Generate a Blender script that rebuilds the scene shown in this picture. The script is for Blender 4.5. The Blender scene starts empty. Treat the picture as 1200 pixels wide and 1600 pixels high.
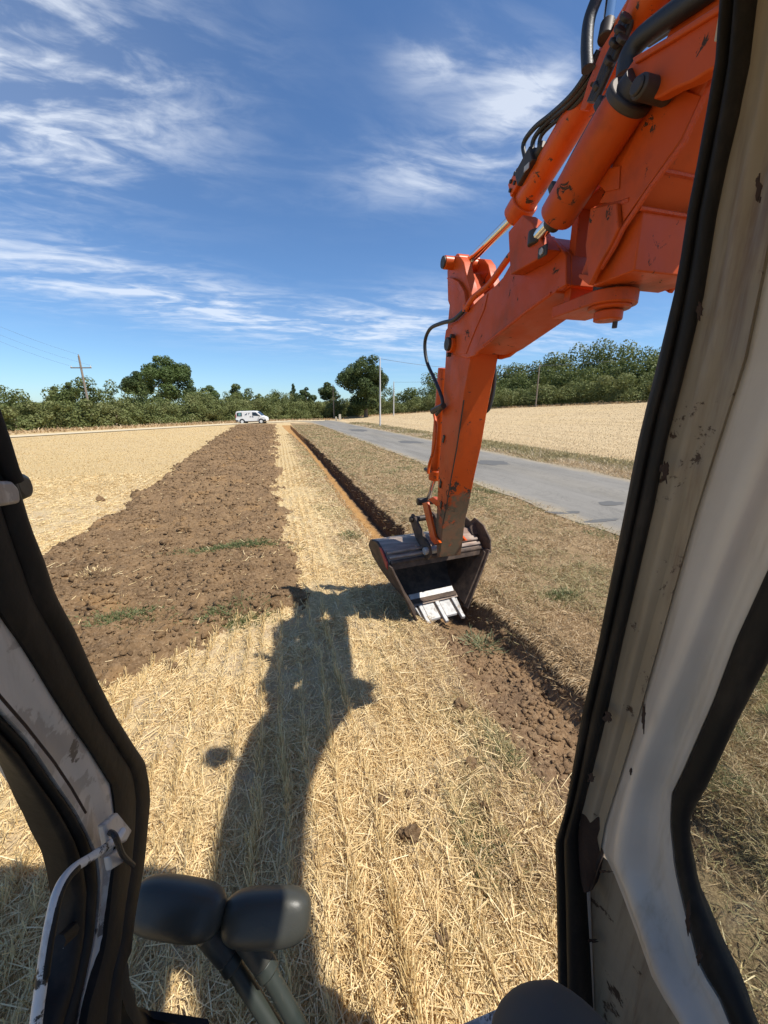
import bpy, bmesh, math, random
import numpy as np
from mathutils import Vector, Matrix, noise as mnoise

SC = bpy.context.scene
COL = SC.collection
rad = math.radians

# ------------------------------------------------------------------ camera
CAM_H, YAW, PITCH = 2.3, rad(15), math.atan(160 / 600)
cam_d = bpy.data.cameras.new('camera'); cam = bpy.data.objects.new('camera', cam_d); COL.objects.link(cam)
cam_d.sensor_fit = 'HORIZONTAL'; cam_d.sensor_width = 36; cam_d.lens = 18
cam_d.clip_start = 0.02; cam_d.clip_end = 3000
cam.location = (0, 0, CAM_H); cam.rotation_euler = (rad(90) - PITCH, 0, -YAW)
SC.camera = cam

# ------------------------------------------------------------------ sun, sky, exposure
SUN = Vector((0.455, -0.35, 1.0)).normalized()          # direction towards the sun
sun_d = bpy.data.lights.new('sun', 'SUN'); sun = bpy.data.objects.new('sun', sun_d); COL.objects.link(sun)
sun_d.energy = 5.0; sun_d.angle = rad(0.55); sun_d.color = (1.0, 0.955, 0.88)
sun.rotation_euler = SUN.to_track_quat('Z', 'Y').to_euler()
SC.view_settings.view_transform = 'Standard'; SC.view_settings.look = 'None'
SC.view_settings.gamma = 1; SC.view_settings.exposure = 0.35; SC.view_settings.use_curve_mapping = False
SC.cycles.max_bounces = 8; SC.cycles.diffuse_bounces = 5; SC.cycles.transparent_max_bounces = 12
SC.cycles.use_denoising = True

W = bpy.data.worlds.new('World'); SC.world = W; W.use_nodes = True
def build_world():
    nt = W.node_tree; N = nt.nodes; L = nt.links; N.clear()
    out = N.new('ShaderNodeOutputWorld'); bg = N.new('ShaderNodeBackground'); L.new(bg.outputs[0], out.inputs[0])
    bg.inputs[1].default_value = 0.115
    sky = N.new('ShaderNodeTexSky'); sky.sky_type = 'NISHITA'; sky.sun_disc = False
    sky.sun_elevation = math.asin(SUN.z); sky.sun_rotation = math.atan2(SUN.x, SUN.y)
    sky.air_density = 1.0; sky.dust_density = 0.6; sky.ozone_density = 3.5; sky.altitude = 700
    tc = N.new('ShaderNodeTexCoord'); D = tc.outputs['Generated']
    def math_(op, a, b=None, c=None, clamp=False):
        n = N.new('ShaderNodeMath'); n.operation = op; n.use_clamp = clamp
        for i, v in enumerate((a, b, c)):
            if v is None: continue
            if isinstance(v, (int, float)): n.inputs[i].default_value = v
            else: L.new(v, n.inputs[i])
        return n.outputs[0]
    def dot(v):
        n = N.new('ShaderNodeVectorMath'); n.operation = 'DOT_PRODUCT'; L.new(D, n.inputs[0]); n.inputs[1].default_value = v
        return n.outputs['Value']
    # cirrus: an even thin scatter over the whole dome, and banks of it in a few directions
    sep = N.new('ShaderNodeSeparateXYZ'); L.new(D, sep.inputs[0])
    zz = math_('MAXIMUM', math_('ADD', sep.outputs[2], 0.10), 0.02)
    comb = N.new('ShaderNodeCombineXYZ')
    L.new(math_('DIVIDE', sep.outputs[0], zz), comb.inputs[0]); L.new(math_('DIVIDE', sep.outputs[1], zz), comb.inputs[1])
    def noise(scale, vec, rot, stretch, detail, rough, dist):
        mp = N.new('ShaderNodeMapping'); L.new(vec, mp.inputs[0]); mp.inputs['Rotation'].default_value = (0, 0, rad(rot)); mp.inputs['Scale'].default_value = stretch
        n = N.new('ShaderNodeTexNoise'); L.new(mp.outputs[0], n.inputs['Vector'])
        n.inputs['Scale'].default_value = scale; n.inputs['Detail'].default_value = detail; n.inputs['Roughness'].default_value = rough; n.inputs['Distortion'].default_value = dist
        return n.outputs['Fac']
    fil = noise(3.0, comb.outputs[0], 62, (0.6, 1.5, 1), 8, 0.55, 0.7)
    fil2 = noise(9.0, comb.outputs[0], 48, (0.7, 1.4, 1), 7, 0.58, 0.8)
    big = noise(0.35, comb.outputs[0], 10, (1, 1, 1), 3, 0.5, 0.0)
    total = math_('MULTIPLY', math_('SUBTRACT', big, 0.56, clamp=True), 1.0)
    F = 600.; cp, sp = math.cos(PITCH), math.sin(PITCH)
    Rv = Vector((math.cos(YAW), -math.sin(YAW), 0)); Fv = Vector((math.sin(YAW) * cp, math.cos(YAW) * cp, -sp)); Uv = Rv.cross(Fv)
    def bank(px, py, w, h, tilt, amp):
        nonlocal total
        c = (Fv * F + Rv * (px - 600) - Uv * (py - 800)).normalized()
        e = Vector((0, 0, 1)).cross(c).normalized() * -1; u = e.cross(c).normalized() * 1
        if u.z < 0: u = -u
        t1 = e * math.cos(tilt) + u * math.sin(tilt); t2 = u * math.cos(tilt) - e * math.sin(tilt)
        a = math_('DIVIDE', math_('SUBTRACT', dot(t1), c.dot(t1)), w); b = math_('DIVIDE', math_('SUBTRACT', dot(t2), c.dot(t2)), h)
        q = math_('ADD', math_('MULTIPLY', a, a), math_('MULTIPLY', b, b))
        fr = math_('MULTIPLY', math_('GREATER_THAN', dot(c), 0.2), amp)
        total = math_('ADD', total, math_('MULTIPLY', math_('EXPONENT', math_('MULTIPLY', q, -1.0)), fr))
    bank(40, 50, 0.22, 0.12, 0.15, 2.2); bank(-20, 190, 0.16, 0.07, 0.3, 1.7)
    bank(700, 250, 0.17, 0.055, 0.10, 1.15); bank(790, 215, 0.08, 0.05, 0.3, 0.9); bank(680, 85, 0.07, 0.035, 0, 1.0); bank(790, 110, 0.12, 0.05, -0.35, 0.9); bank(850, 145, 0.08, 0.03, 0.2, 0.6)
    bank(180, 450, 0.45, 0.05, -0.10, .85); bank(480, 500, 0.42, 0.04, -0.10, .95); bank(130, 385, 0.22, 0.035, -0.05, 0.45)
    bank(690, 485, 0.22, 0.05, 0.0, 0.9); bank(860, 525, 0.25, 0.03, 0, 0.6)
    shape = math_('ADD', math_('MULTIPLY', fil, 0.72), math_('MULTIPLY', fil2, 0.28))
    ramp = N.new('ShaderNodeMapRange'); ramp.interpolation_type = 'SMOOTHSTEP'
    L.new(shape, ramp.inputs[0]); ramp.inputs[1].default_value = 0.40; ramp.inputs[2].default_value = 0.74
    fac = math_('MULTIPLY', total, math_('ADD', math_('MULTIPLY', ramp.outputs[0], 1.15), 0.05), clamp=True)
    fac = math_('MULTIPLY', fac, 0.66)
    tint = N.new('ShaderNodeMix'); tint.data_type = 'RGBA'; tint.blend_type = 'MULTIPLY'; tint.inputs[0].default_value = 1.0
    L.new(sky.outputs[0], tint.inputs[6]); tint.inputs[7].default_value = (0.71, 0.89, 1.04, 1)
    mix = N.new('ShaderNodeMix'); mix.data_type = 'RGBA'; L.new(fac, mix.inputs[0]); L.new(tint.outputs[2], mix.inputs[6]); mix.inputs[7].default_value = (6.6, 7.0, 7.6, 1)
    L.new(mix.outputs[2], bg.inputs[0])
build_world()

# ------------------------------------------------------------------ helpers
F = 600.
_cp, _sp, _cy, _sy = math.cos(PITCH), math.sin(PITCH), math.cos(YAW), math.sin(YAW)
_R = Vector((_cy, -_sy, 0)); _F = Vector((_sy * _cp, _cy * _cp, -_sp)); _U = Vector((_sy * _sp, _cy * _sp, _cp)); _C = Vector((0, 0, CAM_H))
def at(px, py, X=None, Y=None, Z=None, D=None):
    """a point of the photograph placed on a plane of the place"""
    d = _F * F + _R * (px - 600) - _U * (py - 800)
    t = X / d.x if X is not None else Y / d.y if Y is not None else (Z - CAM_H) / d.z if Z is not None else D / F
    return _C + d * t

MATS = {}
class NT:
    def __init__(s, name):
        s.m = bpy.data.materials.new(name); s.m.use_nodes = True; s.nt = s.m.node_tree; s.N = s.nt.nodes; s.L = s.nt.links
        s.b = s.N['Principled BSDF']; MATS[name] = s.m
        s.pos = s.N.new('ShaderNodeNewGeometry').outputs['Position']; s.obj = s.N.new('ShaderNodeTexCoord').outputs['Object']
    def put(s, sock, v):
        if hasattr(v, 'is_output'): s.L.new(v, sock)
        else: sock.default_value = v
    def noise(s, scale, vec=None, detail=5, rough=0.55, dist=0.0, stretch=None, rot=(0, 0, 0), col=False):
        v = vec or s.pos
        if stretch:
            mp = s.N.new('ShaderNodeMapping'); s.L.new(v, mp.inputs[0]); mp.inputs['Scale'].default_value = stretch; mp.inputs['Rotation'].default_value = rot; v = mp.outputs[0]
        n = s.N.new('ShaderNodeTexNoise'); s.L.new(v, n.inputs['Vector']); n.inputs['Scale'].default_value = scale
        n.inputs['Detail'].default_value = detail; n.inputs['Roughness'].default_value = rough; n.inputs['Distortion'].default_value = dist
        return n.outputs[1 if col else 0]
    def voro(s, scale, vec=None, feature='F1', rnd=1.0):
        n = s.N.new('ShaderNodeTexVoronoi'); s.L.new(vec or s.pos, n.inputs['Vector']); n.inputs['Scale'].default_value = scale; n.feature = feature; n.inputs['Randomness'].default_value = rnd
        return n.outputs['Distance']
    def rng(s, v, a, b, c=0.0, d=1.0, smooth=True):
        n = s.N.new('ShaderNodeMapRange'); s.L.new(v, n.inputs[0])
        if smooth: n.interpolation_type = 'SMOOTHSTEP'
        for i, x in zip((1, 2, 3, 4), (a, b, c, d)): n.inputs[i].default_value = x
        return n.outputs[0]
    def math(s, op, a, b=0.0, clamp=False):
        n = s.N.new('ShaderNodeMath'); n.operation = op; n.use_clamp = clamp; s.put(n.inputs[0], a); s.put(n.inputs[1], b); return n.outputs[0]
    def mix(s, f, a, b, mode='MIX'):
        n = s.N.new('ShaderNodeMix'); n.data_type = 'RGBA'; n.blend_type = mode
        s.put(n.inputs[0], f)
        for i, v in ((6, a), (7, b)):
            if isinstance(v, tuple): n.inputs[i].default_value = (*v[:3], 1)
            else: s.L.new(v, n.inputs[i])
        return n.outputs[2]
    def xyz(s, v=None):
        n = s.N.new('ShaderNodeSeparateXYZ'); s.L.new(v or s.pos, n.inputs[0]); return n.outputs
    def island(s):
        g = s.N.new('ShaderNodeNewGeometry'); return g.outputs['Random Per Island']
    def bump(s, h, strength=0.5, dist=0.02):
        n = s.N.new('ShaderNodeBump'); s.L.new(h, n.inputs['Height']); n.inputs['Strength'].default_value = strength; n.inputs['Distance'].default_value = dist
        s.L.new(n.outputs[0], s.b.inputs['Normal'])
    def done(s, color=None, rough=None, metal=None, spec=None, **kw):
        if color is not None: s.put(s.b.inputs['Base Color'], (*color[:3], 1) if isinstance(color, tuple) else color)
        if rough is not None: s.put(s.b.inputs['Roughness'], rough)
        if metal is not None: s.put(s.b.inputs['Metallic'], metal)
        if spec is not None: s.put(s.b.inputs['Specular IOR Level'], spec)
        for k, v in kw.items(): s.put(s.b.inputs[k], v)
        return s.m

def link(o, parent=None):
    COL.objects.link(o)
    if parent is not None: o.parent = parent
    return o
ROOT = {}
def root_loc(o):
    while o.parent is not None: o = o.parent
    return ROOT.get(o.name, Vector((0, 0, 0)))
def thing(name, label, cat, loc=(0, 0, 0), group=None):
    o = bpy.data.objects.new(name, None); link(o); o.location = loc; o.empty_display_size = 0.2; ROOT[o.name] = Vector(loc)
    return tag(o, label, cat, group)
def tag(o, label=None, cat=None, group=None, kind=None):
    if label: o['label'] = label
    if cat: o['category'] = cat
    if group: o['group'] = group
    if kind: o['kind'] = kind
    return o
def np_obj(name, v, f, mat, parent=None, smooth=False, matidx=None):
    """mesh from numpy arrays; f has a fixed number of corners"""
    v = np.asarray(v, np.float32); f = np.asarray(f, np.int32); k = f.shape[1]
    me = bpy.data.meshes.new(name); me.vertices.add(len(v)); me.vertices.foreach_set('co', v.ravel())
    me.loops.add(f.size); me.loops.foreach_set('vertex_index', f.ravel())
    me.polygons.add(len(f)); me.polygons.foreach_set('loop_start', np.arange(0, f.size, k, dtype=np.int32)); me.polygons.foreach_set('loop_total', np.full(len(f), k, np.int32))
    if smooth: me.polygons.foreach_set('use_smooth', np.ones(len(f), bool))
    me.update(calc_edges=True); me.materials.append(MATS[mat])
    return link(bpy.data.objects.new(name, me), parent)

class MB:
    def __init__(s): s.v = []; s.f = []
    def loop(s, pts):
        i = len(s.v); s.v += [Vector(p) for p in pts]; return list(range(i, i + len(pts)))
    def prism(s, A, B, capA=True, capB=True):
        a = s.loop(A); b = s.loop(B); n = len(a)
        for i in range(n): s.f.append((a[i], a[(i + 1) % n], b[(i + 1) % n], b[i]))
        if capA: s.f.append(tuple(reversed(a)))
        if capB: s.f.append(tuple(b))
        return s
    def ext(s, P, vec):
        vec = Vector(vec); return s.prism([Vector(p) for p in P], [Vector(p) + vec for p in P])
    def box(s, c, size, rot=None):
        c = Vector(c); x, y, z = (q / 2 for q in size); M = rot.to_matrix() if rot is not None and not isinstance(rot, Matrix) else (rot or Matrix.Identity(3))
        q = lambda zz: [c + M @ Vector(p) for p in ((-x, -y, zz), (x, -y, zz), (x, y, zz), (-x, y, zz))]
        return s.prism(q(-z), q(z))
    def tube(s, path, r, seg=12, cap=True):
        path = [Vector(p) for p in path]; n = len(path); rs = r if isinstance(r, (list, tuple)) else [r] * n
        rings = []; up = None
        for i, p in enumerate(path):
            t = (path[min(i + 1, n - 1)] - path[max(i - 1, 0)]).normalized()
            if up is None: up = t.orthogonal().normalized()
            up = (up - t * up.dot(t)).normalized(); w = t.cross(up)
            rings.append(s.loop([p + (up * math.cos(a) + w * math.sin(a)) * rs[i] for a in (2 * math.pi * k / seg for k in range(seg))]))
        for a, b in zip(rings, rings[1:]):
            for i in range(seg): s.f.append((a[i], a[(i + 1) % seg], b[(i + 1) % seg], b[i]))
        if cap: s.f.append(tuple(reversed(rings[0]))); s.f.append(tuple(rings[-1]))
        return s
    def grid(s, rows, close=False):
        idx = [s.loop(r) for r in rows]
        for a, b in zip(idx, idx[1:]):
            m = len(a)
            for i in range(m if close else m - 1): s.f.append((a[i], a[(i + 1) % m], b[(i + 1) % m], b[i]))
        return idx
    def build(s, name, mat, parent=None, bevel=0.0, smooth=40, seg=2):
        off = root_loc(parent) if parent is not None else Vector((0, 0, 0))
        me = bpy.data.meshes.new(name); me.from_pydata([tuple(p - off) for p in s.v], [], s.f)
        bm = bmesh.new(); bm.from_mesh(me); bmesh.ops.recalc_face_normals(bm, faces=bm.faces); bm.to_mesh(me); bm.free()
        if smooth:
            me.polygons.foreach_set('use_smooth', [True] * len(me.polygons)); me.set_sharp_from_angle(angle=rad(smooth))
        me.materials.append(MATS[mat])
        o = link(bpy.data.objects.new(name, me), parent)
        if bevel:
            b = o.modifiers.new('bevel', 'BEVEL'); b.width = bevel; b.segments = seg; b.limit_method = 'ANGLE'; b.angle_limit = rad(35); b.harden_normals = False
        return o
def spline(pts, n):
    """smooth curve through points"""
    P = [Vector(p) for p in pts]; P = [P[0] * 2 - P[1]] + P + [P[-1] * 2 - P[-2]]; out = []
    segs = len(P) - 3
    for k in range(n):
        u = k / (n - 1) * segs; i = min(int(u), segs - 1); t = u - i; a, b, c, d = P[i:i + 4]
        out.append(0.5 * ((2 * b) + (c - a) * t + (2 * a - 5 * b + 4 * c - d) * t * t + (3 * b - 3 * c + d - a) * t ** 3))
    return out
def resample(pts, n):
    P = [Vector(p) for p in pts]; L = [0]
    for a, b in zip(P, P[1:]): L.append(L[-1] + (b - a).length)
    out = []
    for k in range(n):
        s = L[-1] * k / (n - 1); i = 0
        while i < len(L) - 2 and L[i + 1] < s: i += 1
        out.append(P[i].lerp(P[i + 1], (s - L[i]) / max(L[i + 1] - L[i], 1e-9)))
    return out

# numpy noise
rs = np.random.RandomState(7)
_T = rs.rand(256, 256).astype(np.float64)
def vnoise(x, y, sc, ox=0, oy=0):
    x = x * sc + ox; y = y * sc + oy
    xi = np.floor(x).astype(int); yi = np.floor(y).astype(int); fx = x - xi; fy = y - yi
    fx = fx * fx * (3 - 2 * fx); fy = fy * fy * (3 - 2 * fy)
    g = lambda a, b: _T[a & 255, b & 255]
    return (g(xi, yi) * (1 - fx) + g(xi + 1, yi) * fx) * (1 - fy) + (g(xi, yi + 1) * (1 - fx) + g(xi + 1, yi + 1) * fx) * fy
def fbm(x, y, sc, o=4, ox=0, g=0.5):
    s = 0; a = 1; t = 0
    for k in range(o):
        s = s + a * vnoise(x, y, sc * 2 ** k, ox + 17.3 * k, 5.1 * k + ox); t += a; a *= g
    return s / t
def sstep(a, b, x):
    t = np.clip((x - a) / (b - a), 0, 1); return t * t * (3 - 2 * t)

# ------------------------------------------------------------------ materials
def soil_col(n, base, dark, pale):
    c = n.mix(n.rng(n.noise(2.3, detail=4), .35, .7), base, dark)
    return n.mix(n.rng(n.noise(28, detail=5, rough=.65), .42, .75), c, pale)
def make_materials():
    n = NT('stubble_ground')
    streak = n.noise(60, stretch=(1, .22, 1), detail=6, rough=.7); patch = n.noise(1.3, detail=4)
    fine = n.noise(140, detail=4, rough=.7); far = n.rng(n.xyz()[1], 7, 16)
    c = n.mix(n.rng(streak, .36, .66), (.33, .225, .115), (.70, .53, .27))
    c = n.mix(n.math('MULTIPLY', n.rng(n.noise(2.4, detail=5), .42, .60), .75), c, n.mix(n.rng(fine, .35, .65), (.34, .24, .15), (.52, .40, .26)))
    c = n.mix(n.math('MULTIPLY', n.rng(n.noise(.16, detail=3), .4, .65), .5), c, (.56, .39, .16))
    c = n.mix(n.rng(fine, .3, .75, 0, .45), c, (.82, .67, .40))
    c = n.mix(n.math('MULTIPLY', far, .6), c, n.mix(n.rng(n.noise(14, detail=6, rough=.75), .35, .68), (.36, .25, .115), (.60, .44, .21)))
    n.bump(n.math('ADD', streak, fine), .8, .02); n.done(c, .9, spec=.2)
    n = NT('tilled_soil'); c = soil_col(n, (.225, .140, .070), (.140, .086, .044), (.33, .222, .125))
    c = n.mix(n.rng(n.noise(.75, detail=7, rough=.65, dist=.4), .55, .68, 0, .6), c, (.34, .20, .085))
    n.bump(n.noise(45, detail=7, rough=.7), .9, .03); n.done(c, .95, spec=.15)
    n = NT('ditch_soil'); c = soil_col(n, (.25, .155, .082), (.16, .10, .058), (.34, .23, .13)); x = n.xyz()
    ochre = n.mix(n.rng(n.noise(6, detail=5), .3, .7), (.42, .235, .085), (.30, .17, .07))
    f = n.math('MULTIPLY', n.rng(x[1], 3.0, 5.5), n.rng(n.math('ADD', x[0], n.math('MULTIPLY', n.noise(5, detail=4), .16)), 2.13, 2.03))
    c = n.mix(n.math('MULTIPLY', n.rng(x[1], 3.0, 4.5), n.rng(x[0], 2.0, 2.1)), c, (.085, .056, .036)); c = n.mix(f, c, ochre); n.bump(n.noise(38, detail=7, rough=.7), .9, .03); n.done(c, .95, spec=.15)  # right wall's shade painted into the soil colour, from the bucket onwards
    n = NT('verge_ground'); g = n.noise(75, detail=6, rough=.72); p = n.noise(.9, detail=4)
    c = n.mix(n.rng(g, .35, .68), (.17, .11, .06), (.46, .33, .18)); c = n.mix(n.rng(p, .5, .72, 0, .4), c, (.25, .17, .09))
    n.bump(g, .9, .03); n.done(c, .95, spec=.15)
    n = NT('far_field'); g = n.noise(9, detail=7, rough=.75, stretch=(1, 1, 1)); p = n.noise(.12, detail=4); r = n.noise(1.2, stretch=(1, .03, 1), rot=(0, 0, rad(-40)), detail=4)
    c = n.mix(n.rng(g, .35, .65), (.38, .275, .15), (.60, .465, .28)); c = n.mix(n.rng(r, .46, .62, 0, .6), c, (.40, .29, .16)); c = n.mix(n.rng(p, .5, .7, 0, .35), c, (.50, .36, .18))
    n.bump(g, .6, .05); n.done(c, .95, spec=.1)
    n = NT('asphalt'); x = n.xyz(); g = n.noise(120, detail=4, rough=.8); p = n.noise(1.3, detail=6, stretch=(1, .12, 1)); st = n.noise(26, detail=6, rough=.75)
    c = n.mix(n.rng(p, .3, .7), (.150, .140, .122), (.215, .200, .175)); c = n.mix(n.rng(g, .35, .7, 0, .5), c, (.30, .28, .245))
    mid = n.math('MULTIPLY', n.rng(n.math('ABSOLUTE', n.math('SUBTRACT', x[0], 9.2)), 1.0, .2), n.rng(st, .42, .66))
    c = n.mix(n.math('MULTIPLY', mid, .75), c, (.25, .22, .17))
    cr = n.rng(n.noise(.55, detail=8, rough=.7, dist=1.2), .485, .5); cr2 = n.rng(n.noise(.55, detail=8, rough=.7, dist=1.2), .515, .5)
    c = n.mix(n.math('MULTIPLY', n.math('MULTIPLY', cr, cr2), .22), c, (.045, .043, .040))
    edge = n.rng(n.math('ADD', n.math('ABSOLUTE', n.math('SUBTRACT', x[0], 8.85)), n.math('MULTIPLY', n.noise(2, detail=5), .9)), 2.5, 3.3)
    c = n.mix(n.math('MULTIPLY', edge, .7), c, (.36, .29, .19)); n.bump(n.math('ADD', g, st), .6, .012); n.done(c, .95, spec=.1)
    n = NT('asphalt_patch'); n.done(n.mix(n.noise(60, detail=5), (.085, .083, .078), (.14, .135, .125)), .85, spec=.3)
    n = NT('chalk_track'); n.done(n.mix(n.noise(3, detail=6, rough=.7), (.62, .52, .36), (.46, .36, .20)), .95)
    def straw(name, a, b, c_, trans=.18, rough=.55):
        n = NT(name); i = n.island(); c = n.mix(n.rng(i, 0, .55, smooth=False), a, b); c = n.mix(n.rng(i, .72, 1., smooth=False), c, c_)
        c = n.mix(n.rng(n.noise(1.6, detail=3), .35, .7, 0, .3), c, b); n.done(c, rough, spec=.35)
        n.b.inputs['Subsurface Weight'].default_value = 0
        t = n.N.new('ShaderNodeBsdfTranslucent'); n.L.new(c, t.inputs[0]); m = n.N.new('ShaderNodeMixShader'); m.inputs[0].default_value = trans
        o = n.N['Material Output']; n.L.new(n.b.outputs[0], m.inputs[1]); n.L.new(t.outputs[0], m.inputs[2]); n.L.new(m.outputs[0], o.inputs[0])
    straw('straw', (.88, .72, .43), (.74, .55, .27), (.46, .32, .15))
    straw('stalk', (.82, .65, .35), (.66, .48, .22), (.48, .35, .16), .2)
    straw('gold_stubble', (.70, .52, .26), (.54, .375, .165), (.78, .61, .33))
    straw('dry_grass', (.56, .40, .215), (.38, .255, .13), (.74, .59, .37))
    straw('olive_grass', (.40, .33, .16), (.29, .245, .11), (.56, .46, .26))
    straw('green_grass', (.115, .150, .048), (.17, .19, .075), (.27, .25, .12), .3)
    straw('pale_weed', (.20, .25, .12), (.28, .30, .16), (.40, .38, .22), .3)
    straw('wheat', (.68, .54, .345), (.55, .42, .25), (.78, .66, .46))
    def leaf(name, a, b, c_, s=1.3):
        n = NT(name); i = n.island(); c = n.mix(n.rng(i, 0, .7, smooth=False), a, b); c = n.mix(n.rng(n.noise(.32, detail=3), .42, .68, 0, .75), c, c_); n.done(c, .6, spec=.25)
        t = n.N.new('ShaderNodeBsdfTranslucent'); n.L.new(c, t.inputs[0]); m = n.N.new('ShaderNodeMixShader'); m.inputs[0].default_value = .3
        o = n.N['Material Output']; n.L.new(n.b.outputs[0], m.inputs[1]); n.L.new(t.outputs[0], m.inputs[2]); n.L.new(m.outputs[0], o.inputs[0])
    leaf('leaf_broad', (.085, .125, .032), (.125, .165, .046), (.065, .10, .028))
    leaf('leaf_dark', (.060, .088, .028), (.088, .118, .036), (.048, .074, .026))
    leaf('leaf_hedge', (.130, .160, .050), (.185, .205, .070), (.215, .215, .080))
    leaf('leaf_wood', (.088, .120, .036), (.125, .152, .044), (.155, .168, .048))
    n = NT('bark'); n.bump(n.noise(9, stretch=(1, 1, .2)), .8, .05); n.done(n.mix(n.noise(6, stretch=(1, 1, .2)), (.10, .075, .055), (.20, .16, .12)), .95)
    n = NT('pole_wood'); n.done(n.mix(n.noise(5, stretch=(1, 1, .1)), (.20, .15, .11), (.33, .27, .21)), .9)
    n = NT('pole_pale'); n.done(n.mix(n.noise(3, stretch=(1, 1, .2)), (.50, .49, .46), (.64, .63, .60)), .6)
    n = NT('wire'); n.done((.10, .10, .11), .6)
    n = NT('porcelain'); n.done((.65, .65, .62), .4)
    # machine
    n = NT('orange_paint'); ch = n.noise(9, detail=9, rough=.74, dist=.8); sc = n.noise(3.5, detail=7, rough=.7, stretch=(1, 1, 1)); big = n.noise(1.1, detail=4); x = n.xyz()
    c = n.mix(n.rng(big, .3, .7), (.52, .076, .007), (.41, .054, .006)); c = n.mix(n.rng(sc, .55, .75, 0, .55), c, (.27, .045, .012))
    grime = n.noise(1.9, detail=6, rough=.65, stretch=(1.4, 1.4, .7)); c = n.mix(n.rng(grime, .50, .70, 0, .65), c, (.20, .050, .018))
    low = n.math('ADD', n.rng(x[2], 2.0, 1.0, 0, .125), 0)
    chips = n.rng(n.math('ADD', ch, low), .612, .632); c = n.mix(chips, c, (.045, .032, .024))
    mud = n.rng(n.math('ADD', n.math('MULTIPLY', n.noise(4, detail=6, rough=.7), .9), n.rng(x[2], 2.1, .9, 0, .42)), .67, .80)
    mud = n.math('MULTIPLY', mud, n.rng(x[1], 4.2, 3.3, .0, 1)); c = n.mix(mud, c, n.mix(n.noise(20), (.115, .085, .05), (.17, .125, .075)))
    n.bump(n.math('SUBTRACT', n.noise(35, detail=4), chips), .12, .006)
    n.done(c, n.math('ADD', n.math('MULTIPLY', n.math('MAXIMUM', chips, mud), .45), n.rng(n.noise(6, detail=5), .3, .7, .40, .58)), spec=.25)
    n = NT('orange_clean'); c = n.mix(n.rng(n.noise(5, detail=6), .45, .75), (.55, .082, .007), (.40, .054, .006)); c = n.mix(n.rng(n.noise(13, detail=7, rough=.74, dist=.4), .60, .62), c, (.05, .035, .025)); n.done(c, .38, spec=.3)
    n = NT('weld'); n.bump(n.noise(60, detail=3), .8, .01); n.done((.46, .056, .006), .6)
    n = NT('chrome'); n.done((.72, .71, .68), .12, 1.0)
    n = NT('rubber_hose'); n.bump(n.noise(90), .3, .004); n.done((.018, .018, .019), .5)
    n = NT('black_steel'); n.done(n.mix(n.noise(12, detail=6), (.025, .022, .02), (.075, .058, .045)), .55, .4)
    n = NT('bucket_shell'); s = n.noise(9, detail=7, rough=.7, stretch=(.25, 3, 1)); r = n.noise(3, detail=6)
    c = n.mix(n.rng(s, .35, .65), (.20, .145, .11), (.40, .32, .26)); c = n.mix(n.rng(r, .5, .7, 0, .6), c, (.26, .14, .085)); n.bump(s, .25, .006); n.done(c, n.rng(s, .3, .7, .36, .62), .2)
    n = NT('bucket_dark'); s = n.noise(8, detail=7, rough=.7); c = n.mix(n.rng(s, .35, .7), (.055, .040, .032), (.13, .09, .065)); n.bump(s, .3, .008); n.done(c, .75, .05, spec=.25)
    n = NT('bright_steel'); s = n.noise(14, detail=7, rough=.7); c = n.mix(n.rng(s, .35, .7), (.43, .42, .40), (.26, .25, .235)); c = n.mix(n.rng(n.noise(7, detail=7, rough=.7), .56, .68, 0, .8), c, (.20, .14, .085)); n.bump(s, .3, .004); n.done(c, .55, .2)
    n = NT('red_paint'); n.done(n.mix(n.noise(20, detail=5), (.45, .03, .03), (.25, .03, .025)), .5)
    def cabpaint(name, a, b, rust, chipd, rt=.63, stain=None):
        n = NT(name); st = n.noise(7, detail=6, rough=.65, stretch=(4, 4, .3)); sp = n.noise(10, detail=9, rough=.72, dist=.3)
        c = n.mix(n.rng(n.noise(3.5, detail=5), .3, .7), a, b); c = n.mix(n.rng(st, .50, .72, 0, .7), c, rust)
        if stain: c = n.mix(n.rng(n.noise(14, detail=6, rough=.6, dist=.4), .53, .57, 0, .75), c, stain)
        m = n.rng(sp, rt, rt + .025); c = n.mix(m, c, chipd); n.bump(n.math('SUBTRACT', n.noise(70, detail=2), m), .15, .003); n.done(c, n.rng(sp, .4, .7, .35, .6), spec=.4)
    cabpaint('cab_beige', (.27, .23, .17), (.21, .175, .125), (.10, .055, .03), (.045, .026, .016), .60)
    cabpaint('cab_white', (.53, .485, .42), (.465, .42, .36), (.38, .325, .25), (.06, .04, .03), .67)
    cabpaint('cab_worn', (.50, .47, .43), (.42, .39, .35), (.26, .21, .165), (.12, .10, .085), .60, (.27, .245, .22))
    cabpaint('handle_paint', (.62, .62, .60), (.55, .55, .53), (.30, .27, .23), (.02, .018, .016), .54)
    n = NT('seal_rubber'); s = n.noise(18, detail=6, rough=.65, stretch=(1, 1, .4)); n.bump(n.noise(50, detail=4), .3, .004); n.done(n.mix(n.rng(s, .45, .8), (.009, .0082, .0075), (.034, .027, .021)), .6, spec=.25)
    n = NT('rust'); n.bump(n.noise(40, detail=6), .8, .006); n.done(n.mix(n.noise(22, detail=6), (.040, .019, .011), (.016, .010, .007)), .95)
    n = NT('cab_dark'); n.done(n.mix(n.noise(6, detail=5), (.05, .045, .04), (.085, .072, .06)), .8)
    n = NT('mirror_plastic'); s = n.noise(7, detail=5); n.bump(n.noise(160, detail=2), .15, .002); n.done(n.mix(s, (.034, .035, .030), (.058, .058, .048)), .42, spec=.4)
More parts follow.
